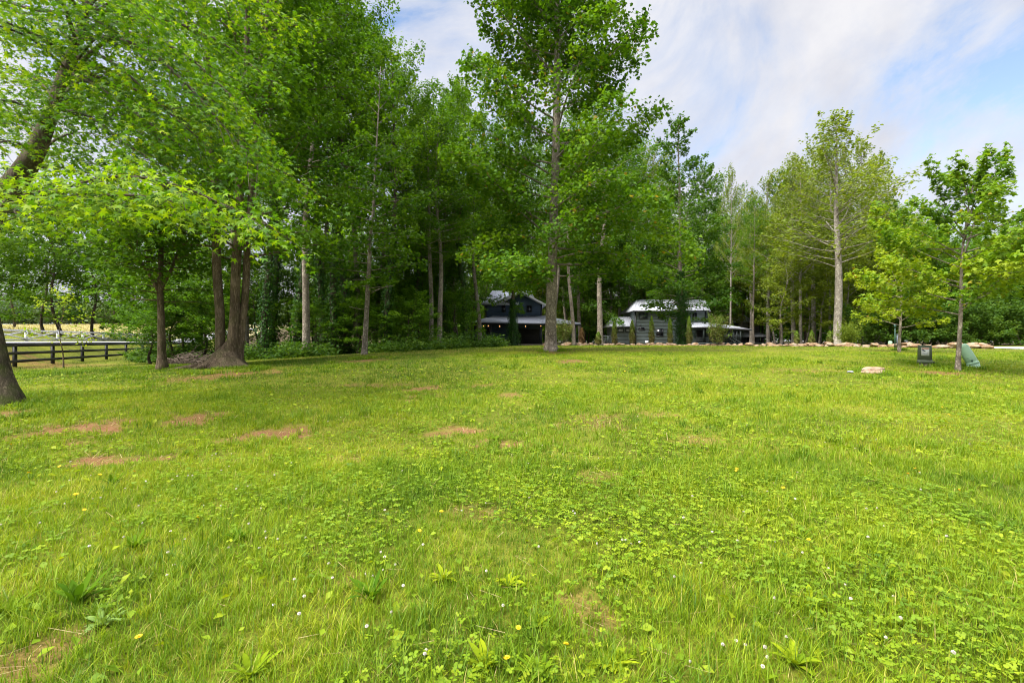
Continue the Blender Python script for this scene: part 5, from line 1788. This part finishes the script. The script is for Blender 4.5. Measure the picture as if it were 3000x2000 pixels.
    p = MB(); p.box(-.07, .07, -.07, .07, -.2, .82); p.box(-.085, .085, -.085, .085, .82, .86); p.box(-.04, .04, -.082, -.07, .5, .7)
    o = p.build('bollard_post', M['post_grey']); o.location = (x, d, gz(x, d)); tag(o, 'slate grey square post behind the small maple trunk', 'post')
    d = 36; x = px2x(2655, d)
    p = MB(); p.box(-.06, .06, -.06, .06, -.2, .40); p.box(-.12, .08, -.08, .08, .40, .48)
    o = p.build('hydrant_post', M['post_grey']); o.location = (x, d, gz(x, d)); tag(o, 'short grey post right of the small maple, beyond the boulders', 'post')
    d = 35; x = px2x(2608, d)
    p = MB(); p.lathe([(.13, -.1), (.125, .3), (.11, .36), (.06, .38)], 20)
    o = p.build('green_cap', M['ped_mint']); o.location = (x, d, gz(x, d) + .05); tag(o, 'low mint green round cover behind the boulders left of the marker post', 'utility box')


build_pedestals()


# ------------------------------------------------------------------ grass
def wedge(rng, n, d0, d1, pw=1.0, ang=1.14):
    """points in the visible lawn between two distances"""
    d = np.sqrt(rng.uniform(d0 ** 2, d1 ** 2, n)) if pw == 1 else (d0 ** pw + (d1 ** pw - d0 ** pw) * rng.random(n)) ** (1 / pw)
    x = rng.uniform(-1, 1, n) * (d * ang + .4)
    return x, d


def blades(mb, rng, x, y, h, w, seg, tint, bend=.55):
    n = len(x)
    z = ground(x, y)
    a = rng.random(n) * 6.283
    dx, dy = np.cos(a), np.sin(a)
    lean = rng.random(n) * bend + .1
    wx, wy = -dy * w / 2, dx * w / 2
    V = []
    k = seg + 1
    for i in range(seg):
        s = i / seg
        px = x + dx * lean * h * s * s; py = y + dy * lean * h * s * s
        pz = z - .01 + h * s * (1 - .25 * lean * s)
        ww = (1 - .35 * s) if i else .8
        V.append(np.stack([px - wx * ww, py - wy * ww, pz], 1)); V.append(np.stack([px + wx * ww, py + wy * ww, pz], 1))
    V.append(np.stack([x + dx * lean * h, y + dy * lean * h, z - .01 + h * (1 - .25 * lean)], 1))
    V = np.stack(V, 1)
    m = V.shape[1]
    off = (np.arange(n) * m)[:, None, None]
    fs = []
    if seg > 1:
        q = np.array([(2 * i, 2 * i + 1, 2 * i + 3, 2 * i + 2) for i in range(seg - 1)])
        fs.append((q[None] + off).reshape(-1, 4))
    t = np.array([(m - 3, m - 2, m - 1)])
    fs.append((t[None] + off).reshape(-1, 3))
    mb.add(V.reshape(-1, 3), fs, np.repeat(np.clip(tint, 0, 1), m))


def ok_ground(x, y):
    return (woods(x, y) < .5) & ~((y > 27.2) & (x / np.maximum(y, .1) * F + 1500 > 2862 - (y - 28) * 3))


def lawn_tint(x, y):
    shade = sstep(9.5, 12.5, y + .25 * x) * (1 - sstep(-3.5, 1.5, x)) * sstep(8.5, 11, y)  # canopy shade put into the blade tint, where darker fescue also grows
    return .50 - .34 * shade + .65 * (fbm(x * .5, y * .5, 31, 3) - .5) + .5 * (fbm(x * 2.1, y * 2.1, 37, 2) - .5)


def build_grass():
    rng = np.random.default_rng(80)
    mb = MB()
    for (nt_, k, jit, d0, d1, h0, h1, w0, w1, seg) in ((30000, 12, .022, 1.5, 5.5, .035, .12, .0022, .0048, 3), (30000, 11, .035, 5.5, 12, .04, .125, .0045, .0085, 2), (38000, 8, .06, 12, 24, .05, .125, .010, .018, 1), (26000, 5, .1, 24, 52, .05, .12, .02, .035, 1)):
        tx, ty = wedge(rng, nt_, d0, d1)
        # each tuft has its own height, hue and spread
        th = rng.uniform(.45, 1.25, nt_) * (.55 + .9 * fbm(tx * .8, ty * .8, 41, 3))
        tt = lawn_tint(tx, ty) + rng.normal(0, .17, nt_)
        tb_ = rng.uniform(.3, 1.35, nt_)
        x = np.repeat(tx, k) + rng.normal(0, jit, nt_ * k); y = np.repeat(ty, k) + rng.normal(0, jit, nt_ * k)
        n = len(x)
        lush = fbm(x * .8, y * .8, 41, 3)
        D = dirt(x, y)
        s = fence_s(x, y)
        keep = (rng.random(n) > D * 1.5) & ok_ground(x, y) & (rng.random(n) < .35 + 1.1 * lush) & ((s < .6) | (rng.random(n) < .3)) & ((s < 2.2) | (s > 7.6))
        x, y, D = x[keep], y[keep], D[keep]
        m = len(x)
        h = (h0 + (h1 - h0) * rng.random(m) ** 1.4) * np.repeat(th, k)[keep] * (1 - .45 * D)
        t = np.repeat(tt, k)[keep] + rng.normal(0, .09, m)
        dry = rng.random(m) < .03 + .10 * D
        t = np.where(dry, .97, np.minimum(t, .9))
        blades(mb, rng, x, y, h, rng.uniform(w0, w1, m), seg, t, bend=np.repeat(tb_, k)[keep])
    # coarse tufts of longer grass
    nt_ = 900
    tx, ty = wedge(rng, nt_, 1.8, 22, pw=1.3)
    ok = (dirt(tx, ty) < .3) & ok_ground(tx, ty) & (fbm(tx * .8, ty * .8, 41, 3) > .5)
    tx, ty = tx[ok], ty[ok]
    # uncut grass round the foot of things the mower cannot reach
    fx, fy = [], []
    for (px, py, rad, n_) in ((2709, 1071, .44, 15), (2852, 1079, .42, 18), (2556, 1092, .46, 16), (2806, 1084, .2, 10), (1613, 1029, .6, 30), (475, 1076, .4, 20), (660, 1087, 1.1, 44), (18, 1214, .8, 30), (1066, 1051, .35, 16), (2634, 1026, .2, 12)):
        cx, cy = gp(px, py)
        a = rng.random(n_) * 6.283; q = rad * rng.uniform(.85, 1.25, n_)
        fx.append(cx + np.cos(a) * q); fy.append(cy + np.sin(a) * q)
    tx = np.concatenate([tx] + fx); ty = np.concatenate([ty] + fy)
    k = 34
    x = np.repeat(tx, k) + rng.normal(0, .05, len(tx) * k) * (1 + np.repeat(ty, k) * .05); y = np.repeat(ty, k) + rng.normal(0, .05, len(tx) * k) * (1 + np.repeat(ty, k) * .05)
    t = np.clip(np.repeat(rng.uniform(.12, .6, len(tx)), k) + rng.normal(0, .08, len(x)), 0, .9)
    blades(mb, rng, x, y, rng.uniform(.09, .2, len(x)), .0035 + .0007 * y, 3, t, bend=.9)
    tag(mb.build('grass', M['grass']), 'uneven yellow-green lawn grass', kind='stuff')

    # clover and small weeds
    mb = MB()
    for (n, d0, d1, sz) in ((42000, 1.5, 5, .78), (54000, 5, 11, .9), (26000, 11, 22, 1.4)):
        x, y = wedge(rng, n, d0, d1)
        c = fbm(x * .9 + 9, y * .9, 51, 3)
        keep = (rng.random(n) < sstep(.38, .62, c)) & (rng.random(n) > dirt(x, y) * 1.5) & ok_ground(x, y) & (fence_s(x, y) < -.3) & (rng.random(n) > .85 * sstep(10, 13, y) * (1 - sstep(-3, 1, x)))
        x, y = x[keep], y[keep]; m = len(x)
        z = ground(x, y) + rng.uniform(.015, .075, m)
        a0 = rng.random(m) * 6.283
        size = sz * (.010 + .020 * rng.random(m) ** 1.5) * (.75 + .5 * fbm(x * 1.7, y * 1.7, 77, 2))
        tt = .58 + .6 * (fbm(x * 1.1, y * 1.1, 57, 2) - .5) + rng.normal(0, .16, m)
        til = rng.normal(0, .35, (m, 3)); til[:, 2] = 1
        for j in range(3):
            a = a0 + j * 2.094
            ax = np.stack([np.cos(a), np.sin(a), np.full(m, .12)], 1)
            P = np.stack([x, y, z], 1) + ax * (size * .52)[:, None]
            V = np.array([(0, -.5, 0), (.36, -.1, .06), (.40, .28, .03), (.14, .5, 0), (-.14, .5, 0), (-.40, .28, .03), (-.36, -.1, .06)])
            nr = til / np.linalg.norm(til, axis=1)[:, None]
            axx = ax - nr * (ax * nr).sum(1)[:, None]; axx /= np.linalg.norm(axx, axis=1)[:, None]
            sd = np.cross(axx, nr)
            out = P[:, None] + size[:, None, None] * (V[None, :, 0, None] * sd[:, None] + V[None, :, 1, None] * axx[:, None] + V[None, :, 2, None] * nr[:, None])
            off = (np.arange(m) * 7)[:, None, None]
            fs = [(np.array([(0, 1, 2, 3)])[None] + off).reshape(-1, 4), (np.array([(0, 3, 4)])[None] + off).reshape(-1, 3), (np.array([(0, 4, 5, 6)])[None] + off).reshape(-1, 4)]
            mb.add(out.reshape(-1, 3), fs, np.repeat(np.clip(tt, 0, 1), 7))
    # scattered broad leaves
    n = 5000
    x, y = wedge(rng, n, 1.6, 18, pw=1.4)
    keep = (rng.random(n) > dirt(x, y)) & ok_ground(x, y); x, y = x[keep], y[keep]; m = len(x)
    P = np.stack([x, y, ground(x, y) + rng.uniform(.015, .06, m)], 1)
    nr = rng.normal(0, .45, (m, 3)); nr[:, 2] = 1
    ax = rng.normal(0, 1, (m, 3)); ax[:, 2] = .3
    leaves(mb, rng, P, ax, nr, rng.uniform(.025, .07, m) * (1 + y * .04), 'diamond', rng.uniform(.3, 1, m))
    tag(mb.build('clover', M['clover']), 'clover and small broad-leaved weeds mixed into the lawn', kind='stuff')

    # dead straw
    mb = MB()
    n = 9000
    x, y = wedge(rng, n, 1.6, 9, pw=1.2)
    keep = rng.random(n) < .05 + .9 * dirt(x, y); x, y = x[keep], y[keep]; m = len(x)
    L = rng.uniform(.04, .16, m); a = rng.random(m) * 6.283; w = .0011 + .00035 * y
    z = ground(x, y) + rng.uniform(.005, .05, m)
    dx, dy = np.cos(a), np.sin(a); dz = rng.normal(0, .18, m)
    V = np.stack([np.stack([x - dy * w, y + dx * w, z], 1), np.stack([x + dy * w, y - dx * w, z], 1), np.stack([x + dx * L + dy * w * .5, y + dy * L - dx * w * .5, z + dz * L], 1), np.stack([x + dx * L - dy * w * .5, y + dy * L + dx * w * .5, z + dz * L], 1)], 1)
    mb.add(V.reshape(-1, 3), [(np.array([(0, 1, 2, 3)])[None] + (np.arange(m) * 4)[:, None, None]).reshape(-1, 4)], np.repeat(rng.random(m), 4))
    tag(mb.build('dry_straw', M['straw']), 'dry straw lying on the bare patches', kind='stuff')

    # hay field stubble
    mb = MB()
    n = 60000
    s = rng.uniform(19, 120, n); al = rng.uniform(-60, 200, n)
    x = FA[0] + FN[0] * s + FD[0] * al; y = FA[1] + FN[1] * s + FD[1] * al
    k = y > 20; x, y = x[k], y[k]
    blades(mb, rng, x, y, rng.uniform(.35, .8, len(x)), rng.uniform(.1, .25, len(x)), 1, rng.random(len(x)))
    tag(mb.build('hay_grass', M['hay']), 'tall pale yellow grass of the hay field', kind='stuff')


build_grass()


# ------------------------------------------------------------------ flowers and weeds (each a thing)
def weed_leaf(mb, L, w, a, lift, curl, tint, rng):
    n = 6
    s = np.linspace(0, 1, n)
    wd = w * np.interp(s, [0, .15, .45, .75, 1], [.18, .45, 1, .85, .06])
    r = L * s
    h = np.array([math.cos(a), math.sin(a), 0]); sd = np.array([-h[1], h[0], 0])
    P = h[None] * (r * math.cos(lift))[:, None] * 1.0
    P[:, 2] = r * math.sin(lift) - curl * L * s * s
    P = P + h[None] * (.15 * curl * L * s * s)[:, None]
    V = np.concatenate([P - sd * wd[:, None] / 2 + np.array([0, 0, 1]) * (wd * .18)[:, None], P, P + sd * wd[:, None] / 2 + np.array([0, 0, 1]) * (wd * .18)[:, None]])
    i = np.arange(n - 1)
    Q = np.concatenate([np.stack([i, n + i, n + i + 1, i + 1], 1), np.stack([n + i, 2 * n + i, 2 * n + i + 1, n + i + 1], 1)])
    mb.add(V, [Q], tint)


def build_weeds():
    spots = [(225, 1775, 1.1, 1.15, 'weed', .15, 'largest dark green plantain clump, lower left of the lawn'), (300, 1830, .7, .7, 'weed_silver', .4, 'silvery pale plantain rosette right of the largest clump'),
             (395, 1610, .8, .95, 'weed', .2, 'narrow-leaved plantain clump above the largest clump'), (700, 1590, .75, 1.0, 'weed', .15, 'upright plantain clump above the lawn centre-left'),
             (30, 1790, .8, .7, 'weed', .45, 'plantain clump cut by the left edge'), (1085, 1760, .95, 1.15, 'weed', .15, 'upright narrow-leaved plantain left of the foreground middle'),
             (1425, 1960, .7, .95, 'weed', .8, 'yellow-green broad-leaved weed at the bottom edge, middle'), (1580, 1985, .75, 1.0, 'weed', .5, 'broad-leaved weed cut by the bottom edge right of the middle one'),
             (735, 1985, .75, .95, 'weed', .6, 'striped pale plantain at the bottom edge'),
             (1300, 1700, .6, .9, 'weed', .95, 'bright lime broad leaf weed in the middle foreground'), (1490, 1720, .6, .85, 'weed', .9, 'lime leaf weed right of the bright one'),
             (1570, 1840, .55, .8, 'weed', .85, 'pale lime weed above the bottom middle'), (2375, 1770, .6, .6, 'weed', .9, 'rounded lime weed at the lower right'),
             (2590, 1690, .8, .9, 'weed', .3, 'spreading dark weed at the lower right'), (2345, 1580, .7, .8, 'weed', .2, 'dark weed under the yellow dandelion on the right'),
             (1790, 1945, .7, .5, 'weed', .9, 'lime weed at the foot of the dry streak'), (2330, 1950, .7, .8, 'weed', .8, 'lime weed near the bottom on the right'),
             (1450, 1290, .75, .8, 'weed', .4, 'weed clump beside the small bare patch in mid-lawn'), (880, 1400, .7, .8, 'weed', .5, 'weed tuft in the left mid-lawn'),
             (1850, 1400, .8, .8, 'weed', .4, 'weed tuft by the bare patch in the right mid-lawn'), (330, 1420, .8, 1.0, 'weed', .25, 'dark grassy weed below the bare patches on the left')]
    for i, (px, py, sc, up, mat, tb, lab) in enumerate(spots):
        rng = np.random.default_rng(400 + i)
        x, y = gp(px, py)
        root = empty('plantain_weed' if mat != 'weed' or tb < .5 else 'broadleaf_weed', (x, y, gz(x, y)), lab, 'weed', 'broad-leaved weeds in the lawn')
        m = MB()
        n = int(14 + 8 * rng.random())
        for k in range(n):
            weed_leaf(m, sc * rng.uniform(.11, .23), sc * rng.uniform(.022, .040) * (1.5 if tb > .7 else 1), k * 2.4 + rng.normal(0, .2), min(1.4, up * rng.uniform(.6, 1.2)), rng.uniform(.1, .45), np.clip(tb + rng.normal(0, .1), 0, 1), rng)
        m.build('leaves', M[mat], root)
        m = MB()
        for k in range(2):
            a = rng.random() * 6.28; h = sc * rng.uniform(.14, .22)
            m.tube([(0, 0, 0), (math.cos(a) * .01, math.sin(a) * .01, h * .5), (math.cos(a) * .03, math.sin(a) * .03, h)], [.0015, .0013, .001], 4)
        m.build('stalk', M['stem'], root)


build_weeds()


def build_flowers():
    rng = np.random.default_rng(90)
    # dandelion prototype
    def dandelion(loc, hgt, r):
        root = empty('dandelion', loc)
        s = MB(); s.tube([(0, 0, -.01), (.004, .002, hgt * .5), (0, 0, hgt)], [.0022, .002, .002], 5); s.build('stem', M['stem'], root)
        f = MB()
        for ring, (rr, n, el_) in enumerate(((1, 18, .12), (.75, 14, .5), (.45, 10, .95))):
            for k in range(n):
                a = k / n * 6.283 + ring * .2
                c, q = math.cos(a), math.sin(a)
                L = r * rr
                w = r * .22
                p = np.array([0, 0, hgt]); t = np.array([c * math.cos(el_), q * math.cos(el_), math.sin(el_)]); sd = np.array([-q, c, 0])
                f.add([p, p + t * L * .6 - sd * w / 2, p + t * L, p + t * L * .6 + sd * w / 2], [np.array([(0, 1, 2, 3)])])
        f.build('flower_head', M['petal_yellow'], root)
        return root

    def clover_bloom(loc, hgt, r):
        root = empty('clover_blossom', loc)
        s = MB(); s.tube([(0, 0, -.01), (.005, .003, hgt * .5), (0, 0, hgt)], [.0014, .0013, .0012], 4); s.build('stem', M['stem'], root)
        f = MB()
        for k in range(44):
            z = 1 - 1.5 * (k + .5) / 44; a = k * 2.4
            q = math.sqrt(max(0, 1 - z * z)); t = np.array([q * math.cos(a), q * math.sin(a), z * .85])
            sd = np.cross(t, [0.1, .2, 1]); sd /= np.linalg.norm(sd); p = np.array([0, 0, hgt])
            u = np.cross(sd, t)
            f.add([p + t * r * .3, p + t * r * .8 - sd * r * .2, p + t * r * 1.05, p + t * r * .8 + sd * r * .2, p + t * r * .9 + u * r * .15], [np.array([(0, 1, 2, 3)]), np.array([(1, 2, 4)])])
        f.build('flower_head', M['petal_white'], root)
        return root
    dl = [(18, 1293), (180, 1348), (87, 1375), (287, 1375), (384, 1366), (222, 1437), (247, 1481), (578, 1498), (413, 1838), (1222, 1526), (2373, 1570), (1275, 1326), (1372, 1313), (910, 1304), (2655, 1380), (2690, 1364), (2703, 1367), (2156, 1362), (2160, 1360), (2765, 1183), (2772, 1205),
          (1517, 1815), (1655, 1882), (1492, 1907), (1290, 1485), (2640, 1078), (2030, 1042), (2110, 1036), (2055, 1090), (2215, 1060), (1380, 1082), (1495, 1125), (1612, 1165), (1380, 1106), (2262, 1125), (2520, 1180), (2450, 1140), (2890, 1240), (2930, 1130), (2335, 1122), (1835, 1066), (1830, 1084), (1910, 1045), (2300, 1410), (2790, 1420)]
    proto = None
    for (px, py) in dl:
        x, y = gp(px, py + 18 * 3 / max(2, gp(px, py)[1]) * 3)
        loc = (x, y, gz(x, y))
        if proto is None:
            proto = dandelion(loc, .07, .0165); o = proto
        else:
            o = copy_tree(proto)
        o.location = loc
        o.rotation_euler = (rng.normal(0, .25) + .25, rng.normal(0, .25), rng.random() * 6.28)
        k = rng.uniform(.85, 1.15) * (1 + y * .015); o.scale = (k, k, rng.uniform(.8, 1.3))
        tag(o, 'yellow dandelion in bloom in the lawn', 'flower', 'dandelions in the lawn')
    cl = [(1240, 1590), (1120, 1620), (1124, 1632), (1163, 1655), (1125, 1664), (1070, 1685), (1098, 1698), (1181, 1716), (1425, 1674), (1475, 1784), (1151, 1808), (1237, 1926), (1083, 1825), (1251, 1900), (1872, 1587), (1979, 1696), (1843, 1592), (1955, 1987),
          (2010, 1519), (2052, 1652), (2086, 1553), (2160, 1587), (2349, 1613), (2273, 1585), (2434, 1661), (2480, 1711), (2516, 1772), (2617, 1748), (2631, 1811), (2585, 1873), (2772, 1923), (2318, 1880), (2270, 1771), (2255, 1917), (2154, 1870), (2191, 1895), (2105, 1893), (2236, 1950), (2232, 1933), (2028, 1940),
          (867, 1807), (800, 1765), (863, 1700), (890, 1743), (967, 1656), (903, 1570), (765, 1604), (810, 1582), (490, 1622), (505, 1653), (492, 1682), (973, 1690), (10, 1537), (170, 1445), (368, 1431), (198, 1414), (285, 1463), (197, 1484), (620, 1335), (678, 1331), (631, 1335), (540, 1401), (565, 1398), (505, 1407), (519, 1394), (652, 1385), (726, 1427), (831, 1426), (690, 1437)]
    for _ in range(95):
        d = (1 / rng.uniform(1 / 22, 1 / 3.2)); px = rng.uniform(60, 2950)
        cl.append((px, None, d))
    proto = None
    for q in cl:
        if q[1] is not None:
            x, y = gp(q[0], q[1]); x, y = gp(q[0], q[1] + .06 * F / y)
        else:
            x, y = px2x(q[0], q[2]), q[2]
            if dirt(x, y) > .4 or not ok_ground(x, y) or (x < -4 and y > 13): continue
        loc = (x, y, gz(x, y))
        if proto is None:
            proto = clover_bloom(loc, .065, .0085); o = proto
        else:
            o = copy_tree(proto)
        o.location = loc
        o.rotation_euler = (rng.normal(0, .18), rng.normal(0, .18), rng.random() * 6.28)
        k = rng.uniform(.65, 1.1) * (1 + y * .015); o.scale = (k, k, rng.uniform(.8, 1.35))
        tag(o, 'small white clover blossom in the lawn', 'flower', 'white clover blossoms in the lawn')


build_flowers()
